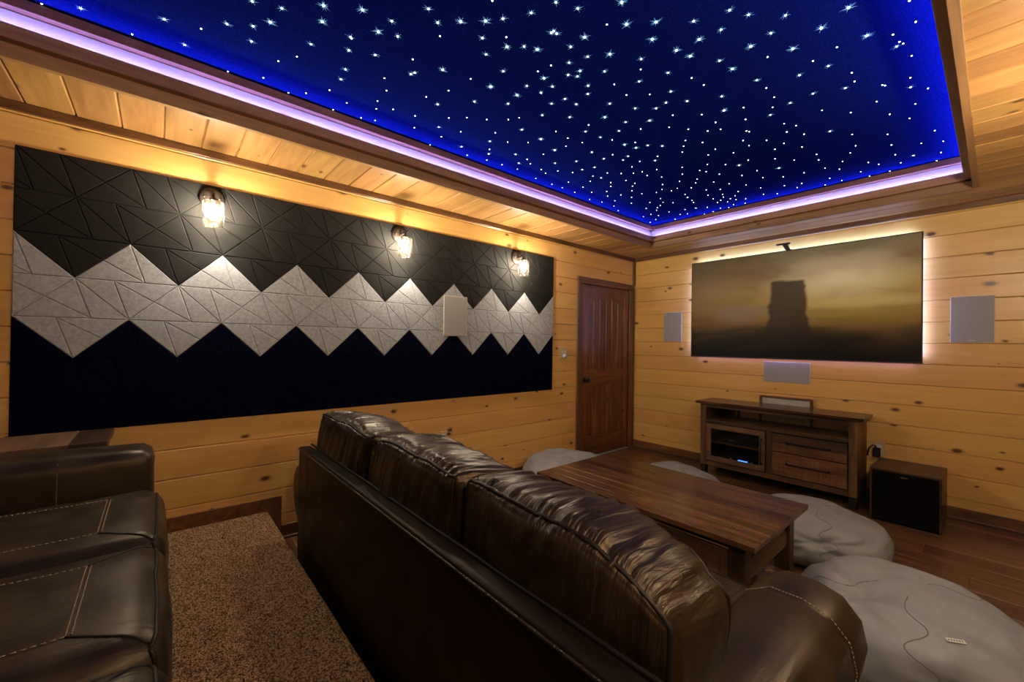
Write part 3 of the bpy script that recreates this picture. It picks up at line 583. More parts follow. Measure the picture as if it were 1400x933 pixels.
for ck in range(0, 9):                       # centre at v = ck/2
    v = ck*.5
    for i in range(0, 10):
        u = i+(0 if ck % 2 else .5)
        tris = up_tri(u, v-.5)+dn_tri(u, v)
        q = MB(); cnt = 0
        for t in tris:
            p = clip(t, 0, 9, 0, VB)
            if len(p) < 3: continue
            w_ = [(MY0+a*PU, MZ0-b*PV) for a, b in p]
            outer, ins = inset(w_, .0045)
            if not outer: continue
            k = len(outer); vs_ = [(.001, a, b) for a, b in outer]+[(.008, a, b) for a, b in outer]+[(.0125, a, b) for a, b in ins]
            # groove floor at x=.008, raised face at x=.0125
            fs_ = [tuple(range(2*k, 3*k))]
            for j in range(k): fs_ += [(j, (j+1) % k, k+(j+1) % k, k+j), (k+j, k+(j+1) % k, 2*k+(j+1) % k, 2*k+j)]
            q.add(vs_, fs_); cnt += 1
        if not cnt: continue
        mt = 'felt_silver' if ck in (3, 4) else ('felt_black' if ck < 3 else 'felt_navy')
        o = q.build('felt_tile', mt, None); o.parent = mural; o.matrix_parent_inverse = Matrix.Translation(-mural.location)
# in-wall speakers
def speaker(loc, wdt, h, rz, label):
    t = thing('wall_speaker', label, 'speaker', loc, 'flush wall speakers', rz)
    MB().cbox(-wdt/2, wdt/2, -.006, -.0006, -h/2, h/2, .002).build('frame', 'white', t)
    MB().cbox(-wdt/2+.004, wdt/2-.004, -.0085, -.0061, -h/2+.004, h/2-.004, .002).build('grille_cover', 'grille', t)
    return t
speaker((.5565, 0, 1.603), .24, .365, 0, 'slim grey wall speaker between the corner and the television')
speaker((3.073, 0, 1.607), .238, .372, 0, 'grey wall speaker on the pine wall beyond the television, above the subwoofer')
speaker((1.797, 0, 1.106), .415, .214, 0, 'wide grey wall speaker under the television')
sp = speaker((.0135, -2.87, 1.605), .25, .36, R(90), 'grey wall speaker set over the silver zigzag of the felt panel')
MB().cbox(-.02, .02, -.0095, -.0084, -.172, -.166, .0003).build('badge', 'white', bpy.data.objects['wall_speaker.001'] if 'wall_speaker.001' in bpy.data.objects else sp)
# switch and outlets
t = thing('light_switch', 'almond switch plate with two toggles and a small blue night light', 'switch', (0, -1.411, 1.27))
MB().cbox(.0006, .007, -.066, .066, -.06, .06, .003).build('plate', 'beige', t)
for dy in (-.024, .024): MB().cbox(.007, .018, dy-.006, dy+.006, -.005, .018, .002).build('toggle', 'white', t)
q = MB(); q.lathe([(.0, .007), (.028, .007), (.026, .02), (.0, .026)], 16, (0, .012, -.04), 'x', cap=False); q.build('night_light', plain('pale_blue_plastic', (.45, .6, .75), .3), t)
def outlet(loc, rz, label):
    t = thing('wall_outlet', label, 'outlet', loc, None, rz)
    pt = MB().cbox(-.036, .036, -.006, -.0006, -.058, .058, .003).build('plate', 'beige', t)
    for dz in (-.022, .022): MB().cbox(-.016, .016, -.008, -.006, dz-.014, dz+.014, .002).build('socket', 'white', pt)
    return t
outlet((0, -2.969, .515), R(90), 'almond wall outlet low on the pine wall behind the brown sofa')
outlet((2.525, 0, .47), 0, 'almond wall outlet above the subwoofer')
t = thing('power_plug', 'black plug and cord in the outlet above the subwoofer', 'plug', (2.515, -.008, .45))
MB().cbox(-.03, .02, -.04, -.0005, -.05, .03, .006).build('plug_body', 'black', t)
MB().tube([(-.005, -.03, .02), (-.012, -.045, .05), (-.03, -.05, .055), (-.055, -.04, .02), (-.068, -.03, -.05)], .006, 8).build('cord', 'black', t)

# ================================================================== SCONCES
def sconce(loc, rz, label):
    t = thing('wall_sconce', label, 'sconce', loc, 'glass wall sconces', rz)
    X = -.115
    # local: wall at y=0, lamp stands to -y
    q = MB(); q.lathe([(.0, -.0005), (.066, -.0005), (.066, -.008), (.058, -.019), (.03, -.024), (.0, -.025)], 28, (0, 0, 0), 'y', cap=False); bk = q.build('backplate', 'bronze', t)
    MB().tube([(0, -.02, -.005), (0, -.06, -.003), (0, -.10, .004), (0, X, -.01), (0, X, -.03)], .008, 8).build('arm', 'bronze', t)
    for dx in (-.04, .04): MB().lathe([(.0, -.018), (.006, -.018), (.006, -.027), (.0, -.03)], 8, (dx, 0, 0), 'y', cap=False).build('screw', 'bronze', bk)
    q = MB(); q.lathe([(.0, .0), (.019, .0), (.021, -.004), (.021, -.018), (.015, -.02), (.015, -.045), (.0, -.045)], 20, (0, X, -.028), 'z', cap=False); sk = q.build('socket', 'bronze', t)
    q = MB(); q.lathe([(.021, .0), (.054, -.002), (.0565, -.006), (.0565, -.148), (.0535, -.148), (.053, -.006), (.021, -.004)], 32, (0, X, -.046), 'z', cap=False); g = q.build('glass_shade', 'seeded', t)
    q = MB(); q.lathe([(.0, .0), (.012, -.002), (.013, -.014), (.021, -.032), (.026, -.05), (.021, -.069), (.01, -.079), (.0, -.081)], 16, (0, X, -.076), 'z', cap=False); q.build('bulb', 'bulb', sk)
    return t
for y, lb in ((-4.672, 'lit glass wall sconce over the charcoal felt, farthest from the door'), (-3.425, 'lit glass wall sconce over the charcoal felt, middle of three'), (-2.15, 'lit glass wall sconce over the charcoal felt, nearest the door')):
    sconce((.0128, y, 2.24), R(90), lb)
for y, lb in ((-4.672, 'lit glass wall sconce on the wall opposite the felt panel, farthest from the television'), (-3.425, 'lit glass wall sconce on the wall opposite the felt panel, middle of three'), (-2.15, 'lit glass wall sconce on the wall opposite the felt panel, nearest the television')):
    sconce((XR, y, 2.24), R(-90), lb)

# ================================================================== TELEVISION
tv = thing('television', 'large flat television glowing against the pine wall', 'television', (1.815, 0, 1.242))
TW, TH = 1.97, 1.108
hs_ = MB().cbox(-TW/2, TW/2, -.073, -.045, 0, TH, .003).build('housing', 'black', tv)
q = MB()
for a in ((-TW/2, TW/2, 0, .012), (-TW/2, TW/2, TH-.008, TH), (-TW/2, -TW/2+.008, .012, TH-.008), (TW/2-.008, TW/2, .012, TH-.008)): q.box(a[0], a[1], -.0765, -.0731, a[2], a[3])
q.build('bezel', 'black', tv)
MB().box(-TW/2+.008, TW/2-.008, -.0745, -.0731, .012, TH-.008).build('screen', 'screen', tv)['label'] = 'lit screen showing a golden sunset sky over dark ground'
MB().cbox(-.3, .3, -.045, -.0006, .3, .8, .005).build('wall_mount', 'blackmetal', tv)
def strip(x0, x1, z0, z1, mat): MB().box(x0, x1, -.0445, -.034, z0, z1).build('backlight_strip', mat, hs_)
strip(-.93, .93, TH-.012, TH-.004, 'led_white'); strip(TW/2-.012, TW/2-.004, .05, TH-.04, 'led_mauve'); strip(-TW/2+.004, -TW/2+.012, .05, TH-.04, 'led_mauve'); strip(-.93, .93, .004, .012, 'led_pink')
t = thing('clip_camera', 'small black camera clipped on top of the television', 'camera', (1.80, -.06, 2.351))
MB().cbox(-.075, .05, -.05, -.022, .055, .072, .006).build('head', 'black', t)
MB().prism([(-.02, .055), (.025, .055), (.05, .0), (.01, .0)], -.045, -.025, 'y').build('neck', 'black', t)
MB().cbox(.005, .055, -.02+.0, .02, .0005, .006, .002).build('clip', 'black', t)

# ================================================================== TV CONSOLE
def hwood(q, name, mat, parent): return q.build(name, mat, parent)
cs = thing('tv_console', 'rustic rough-sawn wooden media console with glass door and two drawers', 'tv console', (1.784, -.245, 0))
def C(x0, x1, y0, y1, z0, z1, name, mat='rustic', vert=False, ch=.003, parent=None):
    """box given in world coordinates, parented to the console; grain along its long side"""
    return WB(cs, x0, x1, y0, y1, z0, z1, name, mat, vert, ch, parent)
def WB(root, x0, x1, y0, y1, z0, z1, name, mat, axis=None, ch=.003, parent=None):
    dx, dy, dz = x1-x0, y1-y0, z1-z0
    ax = {True: 'z', False: 'x', None: None}.get(axis, axis)
    if ax is None: ax = 'x' if dx >= max(dy, dz) else ('y' if dy >= dz else 'z')
    o0 = Vector(root.location)
    if ax == 'x': q = MB().cbox(0, dx, 0, dy, 0, dz, ch); mt = Matrix.Translation((x0, y0, z0))
    elif ax == 'y': q = MB().cbox(0, dy, 0, dx, 0, dz, ch); mt = Matrix(((0, -1, 0, x1), (1, 0, 0, y0), (0, 0, 1, z0), (0, 0, 0, 1)))
    else: q = MB().cbox(0, dz, 0, dy, 0, dx, ch); mt = Matrix(((0, 0, -1, x1), (0, 1, 0, y0), (1, 0, 0, z0), (0, 0, 0, 1)))
    o = q.build(name, mat, None)
    o.parent = parent or root; o.matrix_parent_inverse = parent.matrix_basis.inverted() if parent else Matrix.Translation(-o0)
    o.matrix_basis = mt
    return o
YF = -.44
for i in range(4):                                    # top boards
    a = -.47+i*(.414/4); C(1.08, 2.488, a, a+.414/4-.0015, .750, .777, 'top_board', 'rustic_top', False)
C(1.122, 1.182, YF, -.06, .10, .7495, 'side_panel', 'rustic', True); C(2.384, 2.446, YF, -.06, .10, .7495, 'side_panel', 'rustic', True)
C(1.182, 2.384, YF, YF+.02, .715, .7495, 'top_rail', 'rustic')
C(1.182, 2.384, YF, -.06, .552, .592, 'shelf', 'rustic')
C(1.182, 2.384, YF, YF+.03, .10, .155, 'bottom_rail', 'rustic')
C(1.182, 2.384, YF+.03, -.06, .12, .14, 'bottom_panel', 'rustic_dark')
C(1.757, 1.807, YF, -.07, .155, .552, 'divider', 'rustic', True)
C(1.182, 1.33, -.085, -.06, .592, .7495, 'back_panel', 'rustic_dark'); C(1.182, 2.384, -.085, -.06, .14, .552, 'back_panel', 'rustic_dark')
C(1.36, 1.385, -.085, -.065, .592, .7495, 'back_slat', 'rustic', True)
C(1.182, 1.757, YF+.05, -.09, .335, .352, 'inner_shelf', 'rustic')
for x0, x1 in ((1.125, 1.18), (2.386, 2.443)):
    for y0, y1 in ((YF+.005, YF+.06), (-.115, -.065)): C(x0, x1, y0, y1, 0, .0995, 'foot', 'black', True)

# glass door: frame of four pieces with a pane and a bar pull
fx0, fx1, fz0, fz1, st = 1.188, 1.753, .158, .548, .052
q = MB(); yq0, yq1 = YF-.014, YF-.001
q.cbox(fx0, fx1, yq0, yq1, fz1-st, fz1, .003); q.cbox(fx0, fx1, yq0, yq1, fz0, fz0+st, .003); q.cbox(fx0, fx0+st, yq0, yq1, fz0+st, fz1-st, .003); q.cbox(fx1-st, fx1, yq0, yq1, fz0+st, fz1-st, .003)
dfr = q.build('door', 'rustic_tan', cs); dfr.matrix_parent_inverse = Matrix.Translation(-cs.location)
C(fx0+st, fx1-st, YF-.008, YF-.005, fz0+st, fz1-st, 'door_pane', 'pane', False, .003, dfr)
def pull(par, pts):
    q = MB(); q.tube(pts, .006, 8)
    for e in (pts[0], pts[-1]): q.cbox(*[c for a in e for c in (a-.009, a+.009)], .002)
    o = q.build('bar_pull', 'blackmetal', par); o.matrix_parent_inverse = par.matrix_basis.inverted(); return o
pull(dfr, [(1.722, YF-.015, .47), (1.722, YF-.034, .466), (1.722, YF-.036, .35), (1.722, YF-.034, .234), (1.722, YF-.015, .23)])
# drawers made of sawn boards
for z0, z1, dk in ((.378, .548, True), (.16, .372, False)):
    h = (z1-z0)/2
    for j in range(2): dw = C(1.811, 2.380, YF-.014, YF-.001, z0+j*h+.0008, z0+(j+1)*h-.0008, 'drawer_front', 'rustic_dark' if (dk and j == 1) else 'rustic', False, .002)
    zc = (z0+z1)/2+.012
    pull(dw, [(1.935, YF-.015, zc), (1.94, YF-.034, zc), (2.095, YF-.036, zc), (2.25, YF-.034, zc), (2.255, YF-.015, zc)])
# things inside / behind the console
t = thing('media_player', 'black media box with a blue display behind the console glass door', 'media player', (1.50, -.25, .1405))
MB().cbox(-.17, .17, -.12, .12, 0, .11, .005).build('case', 'black', t)
MB().box(-.02, .07, -.1215, -.1203, .045, .062).build('display', 'blue_led', t)
for dx in (-.09, .11): MB().lathe([(.0, -.1203), (.012, -.1203), (.011, -.13), (.0, -.131)], 12, (dx, 0, .055), 'y', cap=False).build('knob', 'grille', t)
t = thing('media_player', 'slim black media box on the upper shelf behind the console glass door', 'media player', (1.46, -.25, .3525))
MB().cbox(-.18, .18, -.12, .12, 0, .055, .004).build('case', 'black', t)
MB().box(-.06, -.02, -.1215, -.1203, .03, .036).build('display', 'grille', t)
t = thing('picture_frame', 'brown framed pale print leaning behind the media console', 'picture frame', (1.80, -.032, .30))
for a in ((-.236, .236, .536, .556), (-.236, .236, 0, .02), (-.236, -.214, .02, .536), (.214, .236, .02, .536)): MB().cbox(a[0], a[1], -.014, .014, a[2], a[3], .003).build('moulding', 'walnut', t)
MB().box(-.214, .214, .0, .004, .02, .536).build('print', plain('pale_print', (.45, .42, .38), .5, var=.15, vscale=12), t)
# subwoofer
sb = thing('subwoofer', 'black subwoofer in a walnut cabinet on the floor beside the console', 'subwoofer', (2.743, -.315, 0))
MB().cbox(-.203, .203, -.225, .235, .395, .411, .002).build('cabinet_panel', 'subwood', sb)
MB().cbox(-.203, -.187, -.225, .235, .006, .3948, .002).build('cabinet_panel', 'subwood', sb); MB().cbox(.187, .203, -.225, .235, .006, .3948, .002).build('cabinet_panel', 'subwood', sb)
MB().cbox(-.1868, .1868, -.2, .23, .008, .3945, .002).build('cabinet_body', 'black', sb)
gp = MB().cbox(-.186, .186, -.238, -.2005, .012, .392, .006).build('grille_panel', 'subgrille', sb)
MB().cbox(-.02, .02, -.2405, -.2382, .368, .376, .0006).build('badge', plain('copper_badge', (.35, .2, .12), .35, .8), gp)
for a in (-.16, .16):
    for b in (-.18, .19): MB().lathe([(.015, 0), (.015, .0058)], 10, (a, b, 0)).build('foot', 'black', sb)

# ================================================================== COFFEE TABLE
ct = thing('coffee_table', 'rustic plank-top wooden coffee table with drawers between the bean bags', 'coffee table', (1.83, -2.515, 0))
def T(*a, **k): return WB(ct, *a, **k)
np_ = 9
for i in range(np_):
    a = -2.912+i*(.795/np_); T(1.14, 2.515, a, a+.795/np_-.0008, .452, .478, 'top_plank', 'rustic_top', 'x', .0012)
for x0, x1 in ((1.19, 1.265), (2.385, 2.46)):
    for y0, y1 in ((-2.865, -2.79), (-2.24, -2.165)): T(x0, x1, y0, y1, 0, .4515, 'leg', 'rustic_dark' if y0 < -2.5 else 'rustic', 'z')
T(1.265, 2.385, -2.84, -2.82, .405, .4515, 'apron', 'rustic', 'x'); T(1.265, 2.385, -2.84, -2.82, .21, .235, 'apron', 'rustic', 'x')
T(1.265, 2.385, -2.21, -2.19, .235, .4515, 'apron', 'rustic', 'x')
for xa in (1.205, 2.425):
    for j in range(2): T(xa, xa+.02, -2.79, -2.24, .255+j*.098, .255+(j+1)*.098-.001, 'apron', 'rustic_top' if j else 'rustic', 'y')
for x0, x1 in ((1.27, 1.815), (1.835, 2.38)):
    dw = T(x0, x1, -2.862, -2.841, .238, .402, 'drawer_front', 'rustic', 'x')
    q = MB(); xc = (x0+x1)/2
    q.tube([(xc-.05, -2.862, .33), (xc-.05, -2.885, .325), (xc, -2.89, .322), (xc+.05, -2.885, .325), (xc+.05, -2.862, .33)], .008, 8)
    o = q.build('pull', 'blackmetal', dw); o.matrix_parent_inverse = dw.matrix_basis.inverted()
T(1.816, 1.834, -2.862, -2.82, .236, .404, 'stile', 'rustic', 'z')
for i in range(6):
    a = -2.79+i*(.55/6); T(1.2, 2.45, a, a+.55/6-.001, .10, .12, 'shelf_plank', 'rustic_top', 'x', .0012)

# ================================================================== SOFT SHAPES
def nz(x, y, z): return noise.noise(Vector((x, y, z)))
def make_soft(h, r, puff=(0, 0, 0), wr=None, seed=0):
    """returns f(p) mapping a point of the cube [-1,1]^3 surface to a padded, rounded box; wr(P,p)->outward displacement"""
    h = Vector(h)
    def f(p):
        P = Vector((p[0]*h.x, p[1]*h.y, p[2]*h.z)); inn = Vector([max(-(a-r), min(a-r, b)) for a, b in zip(h, P)])
        d = P-inn; n = d.normalized() if d.length > 1e-9 else Vector((0, 0, 1)); Q = inn+n*r
        gx, gy, gz = 1-min(1, abs(p[0]))**2.2, 1-min(1, abs(p[1]))**2.2, 1-min(1, abs(p[2]))**2.2
        if abs(p[0]) > .999: Q.x += math.copysign(puff[0]*gy*gz, p[0])
        if abs(p[1]) > .999: Q.y += math.copysign(puff[1]*gx*gz, p[1])
        if abs(p[2]) > .999: Q.z += math.copysign(puff[2]*gx*gy, p[2])
        if wr: Q += n*wr(Q, p)
        return Q
    return f
def soft_mesh(f, n):
    bm = bmesh.new(); bmesh.ops.create_cube(bm, size=2); bmesh.ops.subdivide_edges(bm, edges=bm.edges[:], cuts=n, use_grid_fill=True)
    for v in bm.verts: v.co = f(v.co)
    q = MB(); q.bm(bm, True); return q
def loop(f, fixed, val, n=14, ax=(0, 1, 2)):
    """closed path round the cube face where coordinate `fixed` = val"""
    o = [i for i in range(3) if i != fixed]; pts_ = []
    cs_ = [(-1, -1), (1, -1), (1, 1), (-1, 1)]
    for k in range(4):
        a, b = cs_[k], cs_[(k+1) % 4]
        for j in range(n):
            t = j/n; c = [0, 0, 0]; c[fixed] = val; c[o[0]] = a[0]+(b[0]-a[0])*t; c[o[1]] = a[1]+(b[1]-a[1])*t; pts_.append(f(c))
    return pts_
def stitches(path, pitch=.009, r=.0013, lift=Vector((0, 0, .0015))):
    q = MB(); L = 0; pts_ = [Vector(p)+lift for p in path]
    for a, b in zip(pts_, pts_[1:]):
        d = b-a; n = max(1, int(d.length/pitch))
        for i in range(n): q.tube([a+d*(i/n), a+d*((i+.62)/n)], r, 4)
    return q
# ---------------- front sofa on the main floor
so = thing('leather_sofa', 'dark brown wrinkled leather sofa with rolled arms, its back against the carpeted platform', 'sofa', (1.75, -3.8, 0))
def S(q, name, mat, loc=None, par=None):
    o = q.build(name, mat, None); o.parent = par or so; o.matrix_parent_inverse = Matrix.Translation(-(par or so).location)
    if loc is not None: o.location = loc
    return o
# back frame
f = make_soft((1.17, .036, .355), .018, (0, .004, .004)); bf = S(soft_mesh(f, 12), 'back_frame', 'leather_back', (1.755, -4.255, .40))
q = MB(); q.tube([(.60+i*2.31/30, -4.222, .757+.0012*math.sin(i*1.3)) for i in range(31)], .0055, 8); S(q, 'piping', 'piping', None, bf)
q = MB(); q.tube([(.59+i*2.33/30, -4.2885, .742) for i in range(31)], .0045, 8); S(q, 'piping', 'leather', None, bf)
# base and feet
f = make_soft((1.0, .40, .17), .03, (0, .006, 0)); S(soft_mesh(f, 8), 'base', 'leather_back', (1.75, -3.79, .215))
for x in (.72, 2.78):
    for y in (-4.2, -3.4): S(MB().lathe([(.02, 0), (.028, .05)], 12, (x, y, 0)), 'foot', 'rustic_dark')
# rolled arms
def arm_profile(sx):
    key = [(.055, .33), (.105, .37), (.142, .43), (.154, .50), (.140, .57), (.095, .622), (.03, .640), (-.05, .638), (-.115, .60), (-.145, .54), (-.135, .46), (-.118, .40)]
    pts_ = []
    for a, b in zip(key, key[1:]):
        for t in (0, .34, .67): pts_.append((sx*(a[0]+(b[0]-a[0])*t), a[1]+(b[1]-a[1])*t))
    return [(sx*.02, .06), (sx*.035, .3)]+pts_+[(sx*-.115, .3), (sx*-.115, .06)]
for sx, xc in ((-1, .612), (1, 2.81)):
    q = MB(); pr_ = arm_profile(sx); k = len(pr_)
    rings = []
    cx_, cz_ = 0, .42
    for y, s in ((-4.283, .95), (-4.275, 1), (-3.95, 1.0), (-3.7, 1.005), (-3.52, 1.0), (-3.513, .985), (-3.505, 1.0), (-3.36, 1.0), (-3.345, .985), (-3.34, .95), (-3.338, .5)):
        rings.append([(xc+a*s, y, cz_+(b-cz_)*s) for a, b in pr_])
    vs_ = [p for rg in rings for p in rg]; fs_ = []
    for i in range(len(rings)-1):
        for j in range(k): fs_.append((i*k+j, i*k+(j+1) % k, (i+1)*k+(j+1) % k, (i+1)*k+j))
    fs_ += [tuple(range(k)), tuple((len(rings)-1)*k+j for j in range(k))[::-1]]
    q.add(vs_, fs_, True); am = S(q, 'arm', 'leather_arm')
    path = [(xc+a*1.001, -3.5, cz_+(b-cz_)*1.001+.0005) for a, b in pr_[2:-2]]
    S(stitches(path, .008, .0016, Vector((0, 0, 0))), 'stitching', 'thread', None, am)
    
# seat cushions
XB = [.60, 1.345, 2.07, 2.79]
for i in range(3):
    a, b = .815+i*.623, .815+(i+1)*.623
    def wr(P, p, s=i): return .004*nz(P.x*9+s*7, P.y*9, P.z*9)+.002*nz(P.x*28+s, P.y*28, P.z*28)
    f = make_soft(((b-a)/2-.003, .34, .085), .04, (0, .01, .018), wr); o = S(soft_mesh(f, 14), 'seat_cushion', 'leather', ((a+b)/2, -3.70, .47))
    q = MB(); q.tube([Vector(v)+Vector(((a+b)/2, -3.70, .47)) for v in loop(f, 2, 1)], .005, 6, True); S(q, 'piping', 'piping', None, o)
# back cushions, wrinkled
CC = [((XB[0]+XB[1])/2, -4.055, .72), ((XB[1]+XB[2])/2, -4.05, .715), ((XB[2]+XB[3])/2+.01, -4.035, .715)]
for i in range(3):
    hx = (XB[i+1]-XB[i])/2-.006
    def wr(P, p, s=i):
        edge = max(0, 1-min(abs(abs(p[1])-1), abs(abs(p[2])-1))*2.2)
        xx = P.x+.15*P.y*nz(P.x*3+s, 1, 2)+.010*nz(P.x*8, P.y*8, s)
        w1 = 1-abs(nz(xx*24+s*11, P.y*3.0+P.z*2.5, s*3.1))*2
        w2 = nz(xx*52+s*5, P.y*7, P.z*6)
        w3 = nz(P.x*4+s*9, P.y*5, P.z*5)
        top = 1.0 if p[2] > -.2 else .35
        return top*((.014 if p[2] > .9 else .008)*w1*edge+.0045*w2+.009*w3)-.006
    def sag(f0, s=i):
        def g(p):
            Q = f0(p); 
            # top edge dips in the middle and rounds at the ends
            Q.z += -.018*(Q.x/hx)**2*(1 if p[2] > 0 else 0) + (.012*nz(Q.x*5+s*3, s, .3) if p[2] > 0 else 0)
            if s == 2:
                Q.z -= .032*(Q.x/hx+1)/2*(p[2]+1)/2
                Q.z -= max(0, Q.x/hx-.1)**2*.13*(p[2]+1)/2; Q.y += max(0, Q.x/hx-.2)*.05
            Q.y += .03*(p[2])*0
            return Q
        return g
    f = sag(make_soft((hx, .145, .215), .05, (.01, .035, .02), wr))
    c = Vector(CC[i]); rot = Matrix.Rotation(R(-7), 4, 'X')
    F_ = lambda p, f=f, c=c: c+(rot@f(p))
    q = soft_mesh(F_, 60); o = S(q, 'back_cushion', 'leather')
    for yv in (-1, 1):
        pp = MB(); pp.tube([v+(rot@Vector((0, yv*.0035, 0))) for v in loop(F_, 1, yv, 26)], .0062, 8, True); S(pp, 'piping', 'piping', None, o)
# ---------------- reclining sofa on the platform
rc = thing('reclining_sofa', 'grey-brown leather reclining sofa with stitched seats on the carpeted platform', 'sofa', (1.65, -5.45, ZP))
def Q_(q, name, mat, loc=None, par=None):
    o = q.build(name, mat, None); o.parent = par or rc; o.matrix_parent_inverse = Matrix.Translation(-(par or rc).location)
    if loc is not None: o.location = loc
    return o
f = make_soft((1.2, .42, .14), .02); Q_(soft_mesh(f, 8), 'base', 'leather2', (1.655, -5.42, ZP+.16))
def wr0(P, p): return .004*nz(P.x*6, P.y*6, P.z*6)+.0015*nz(P.x*25, P.y*25, P.z*25)
for xc in (.555, 2.755):
    f = make_soft((.125, .52, .315), .055, (.012, .004, .012), wr0); c = Vector((xc, -5.44, ZP+.325))
    am = Q_(soft_mesh(f, 26), 'arm', 'leather2', c)
    path = [c+f((s, .42, z)) for s, z in [(1, -1+.2*k) for k in range(11)]]
    Q_(stitches(path, .008, .0016, Vector((.002, 0, .001))), 'stitching', 'thread', None, am)
    q = MB(); q.tube([c+f((x, 1, .78)) for x in [-1+.1*k for k in range(21)]], .003, 6); Q_(q, 'piping', 'piping', None, am)
SXB = [.685, 1.335, 1.985, 2.625]
for i in range(3):
    a, b = SXB[i], SXB[i+1]; hx = (b-a)/2-.003
    def wr(P, p, s=i):
        front = max(0, (p[1]-.5)/.5)
        return .004*nz(P.x*7+s*5, P.y*7, P.z*7)+.0015*nz(P.x*24+s, P.y*24, P.z*24)+.002*front*nz(P.x*5, P.y*40, P.z*40+s)
    f0 = make_soft((hx, .44, .21), .075, (.004, .014, .028), wr)
    def f(p, f0=f0):
        Q = f0(p)
        if p[2] > .0: Q.z += .02*max(0, p[1]-.4)-.012*max(0, -p[1])
        return Q
    c = Vector(((a+b)/2, -5.325, ZP+.255))
    am = Q_(soft_mesh(f, 30), 'seat_cushion', 'leather2', c)
    T_ = lambda x, y: c+f((x, y, 1))
    n = 10
    lerp = lambda p, q_, n=n: [(p[0]+(q_[0]-p[0])*k/n, p[1]+(q_[1]-p[1])*k/n) for k in range(n+1)]
    XL, XRr, YS = -.56, .60, .60
    Q_(stitches([T_(*p) for p in lerp((XL, YS), (XRr, YS))], .008, .0018), 'stitching', 'thread', None, am); Q_(stitches([T_(*p) for p in lerp((XL, YS+.022), (XRr, YS+.022))], .008, .0018), 'stitching', 'thread', None, am)
    Q_(stitches([T_(*p) for p in lerp((XL, YS), (XL-.12, -1))], .012, .0018), 'stitching', 'thread', None, am); Q_(stitches([T_(*p) for p in lerp((XRr, YS), (XRr+.1, -1))], .012, .0018), 'stitching', 'thread', None, am)
    for xs, xe in ((XL, -.93), (XRr, .93)):
        q = MB(); q.tube([T_(*p) for p in lerp((xs, YS), (xe, .97))], .0035, 6); Q_(q, 'piping', 'piping', None, am)
    q = MB(); q.tube([c+f((-1+.1*k, 1, 1)) for k in range(21)], .0055, 8); Q_(q, 'piping', 'piping', None, am)
    for xs in (-1, 1):
        q = MB(); q.tube([c+f((xs, 1, 1-.1*k)) for k in range(21)], .0055, 8); Q_(q, 'piping', 'piping', None, am)
    f = make_soft((hx, .13, .33), .07, (0, .03, .02), wr0); Q_(soft_mesh(f, 14), 'back_cushion', 'leather2', ((a+b)/2, -5.84, ZP+.72))
f = make_soft((1.2, .06, .42), .03); Q_(soft_mesh(f, 8), 'back_frame', 'leather2', (1.655, -6.03, ZP+.44))
# ---------------- side table behind the reclining sofa arm
st_ = thing('side_table', 'dark plank-top wooden table between the reclining sofa arm and the felt panel', 'side table', (.225, -5.42, ZP))
for i in range(5):
    a = -5.75+i*.132; WB(st_, .022, .425, a, a+.131, .838, .865, 'top_plank', 'rustic_dark' if i == 4 else 'rustic_tan', 'x', .0012)
for x0 in (.035, .36):
    for y0 in (-5.73, -5.16): WB(st_, x0, x0+.05, y0, y0+.05, ZP, .8375, 'leg', 'rustic', 'z')
for x0 in (.04, .385): WB(st_, x0, x0+.02, -5.68, -5.16, .75, .8375, 'apron', 'rustic', 'y')
for y0 in (-5.725, -5.135): WB(st_, .085, .36, y0, y0+.02, .75, .8375, 'apron', 'rustic', 'x')
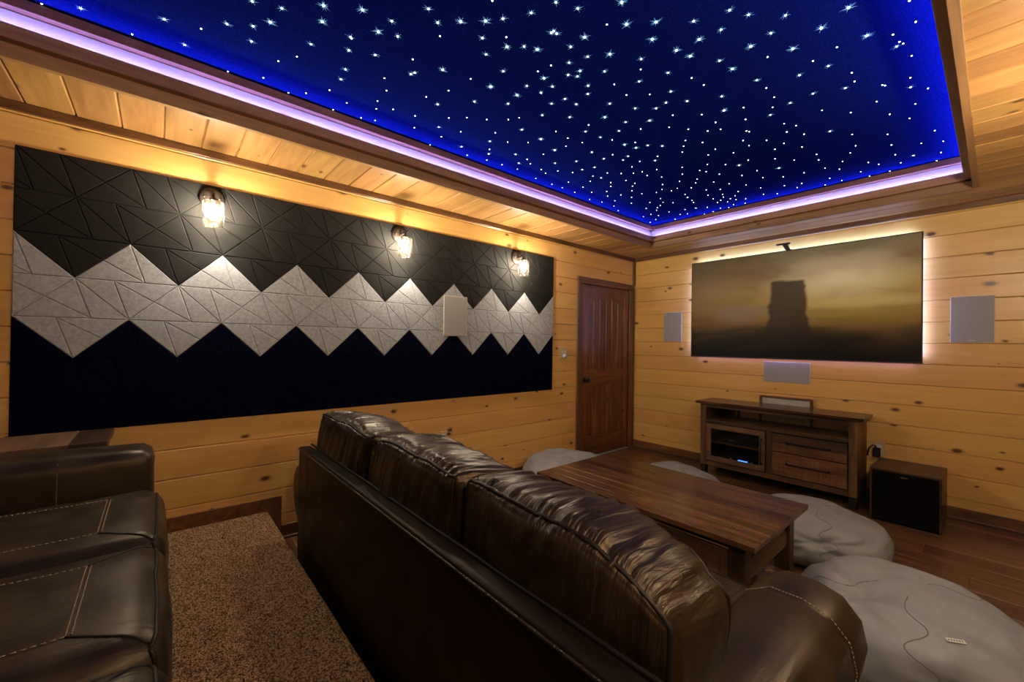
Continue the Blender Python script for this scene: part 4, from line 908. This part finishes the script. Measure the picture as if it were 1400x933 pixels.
# ---------------- bean bags
def bean(loc, rx, ry, h, seed, label, rot=0, tag_at=None, seams=((.3,), (2.4,), (4.5,)), tilt=.0, pucker=None):
    t = thing('bean_bag', label, 'bean bag', loc, 'pale grey bean bags', rot)
    pk = Vector(pucker or (-.1, -.3, .9)).normalized(); pe1 = pk.orthogonal().normalized(); pe2 = pk.cross(pe1)
    def F(a, e):
        """azimuth a, elevation e in [-pi/2, pi/2]"""
        ce, se = math.cos(e), math.sin(e)
        ce = math.copysign(abs(ce)**.72, ce); se = math.copysign(abs(se)**.9, se)
        x, y, z = ce*math.cos(a), ce*math.sin(a), se
        P = Vector((x*rx, y*ry, h*.45+z*h*.55))
        d = .035*nz(x*1.4+seed, y*1.4, z*1.4)+.008*nz(x*3+seed, y*3, z*3.5)
        dv = Vector((x, y, z)).normalized(); ang = dv.angle(pk); th = math.atan2(dv.dot(pe2), dv.dot(pe1))
        k1 = math.sin(7*th+1.3*nz(th, ang*2, seed)*3)+.6*math.sin(13*th+seed+2*nz(ang*3, seed, .5))
        d += .011*k1*min(1, ang/.25)*math.exp(-ang*1.5)-.05*max(0, 1-ang/.3)**1.6
        d += .006*(1-2*abs(nz(x*2.6+seed*3, y*2.6, z*3.4+.7)))
        P += Vector((x, y, z*.8))*d
        if P.z < .0: P.z = 0
        return P
    nu, nv = 110, 60; vs_ = []; fs_ = []
    for j in range(nv+1):
        e = -math.pi/2+math.pi*j/nv
        for i in range(nu): vs_.append(F(2*math.pi*i/nu, e))
    for j in range(nv):
        for i in range(nu): fs_.append((j*nu+i, j*nu+(i+1) % nu, (j+1)*nu+(i+1) % nu, (j+1)*nu+i))
    q = MB(); q.add(vs_, fs_, True)
    bm = bmesh.new(); me = bpy.data.meshes.new('t'); me.from_pydata(q.v, [], q.f); bm.from_mesh(me); bmesh.ops.remove_doubles(bm, verts=bm.verts, dist=1e-5); q = MB(); q.bm(bm, True)
    q.build('cover', 'bean', t)
    for s in seams:
        p = [F(s[0]+.12*math.sin(k*.5+s[0]), R(-35)+R(118)*k/40) for k in range(41)]
        q = MB(); q.tube([v+Vector((0, 0, .0005)) for v in p], .0022, 5); q.build('seam', M['beanseam'], t)
    if tag_at:
        a, e = tag_at; p = F(a, e); tx = (F(a+.02, e)-p).normalized(); ty = (F(a, e+.02)-p).normalized(); nn = tx.cross(ty).normalized()
        q = MB(); L, W_ = .055, .008
        c = [p+nn*.002+tx*sx*L/2+ty*sy*W_ for sx, sy in ((-1, -1), (1, -1), (1, 1), (-1, 1))]; c2 = [v+nn*.003 for v in c]
        q.add(c+c2, [(0, 1, 2, 3), (4, 5, 6, 7), (0, 1, 5, 4), (1, 2, 6, 5), (2, 3, 7, 6), (3, 0, 4, 7)]); lt = q.build('label_tag', 'white', t)
        q = MB()
        for k in range(6):
            o_ = p+nn*.0052+tx*(-.02+k*.008); q.add([o_-ty*.004-tx*.002, o_-ty*.004+tx*.002, o_+ty*.004+tx*.002, o_+ty*.004-tx*.002], [(0, 1, 2, 3)])
        q.build('tag_print', 'black', lt)
    return t
M['beanseam'] = plain('grey_seam_thread', (.16, .155, .15), .7)
bean((2.95, -2.47, 0), .40, .43, .345, 4, 'big pale grey bean bag by the sofa arm with a small woven tag', 0, (-1.0, R(52)), ((-1.35,), (.7,), (3.6,)), pucker=(-.28, -.30, .75))
bean((2.41, -1.55, 0), .40, .40, .30, 9, 'pale grey bean bag between the coffee table and the subwoofer, gathered at the seam', 0, None, ((-1.15,), (1.0,), (3.2,)), pucker=(.25, -.8, .35))
bean((.46, -1.84, 0), .44, .42, .285, 15, 'pale grey bean bag between the coffee table and the pine wall near the door', 0, None, ((-.6,), (1.5,), (3.5,)))
bean((1.40, -1.45, 0), .34, .32, .31, 21, 'pale grey bean bag tucked between the coffee table and the media console', 0, None, ((-.6,), (1.5,), (3.5,)))
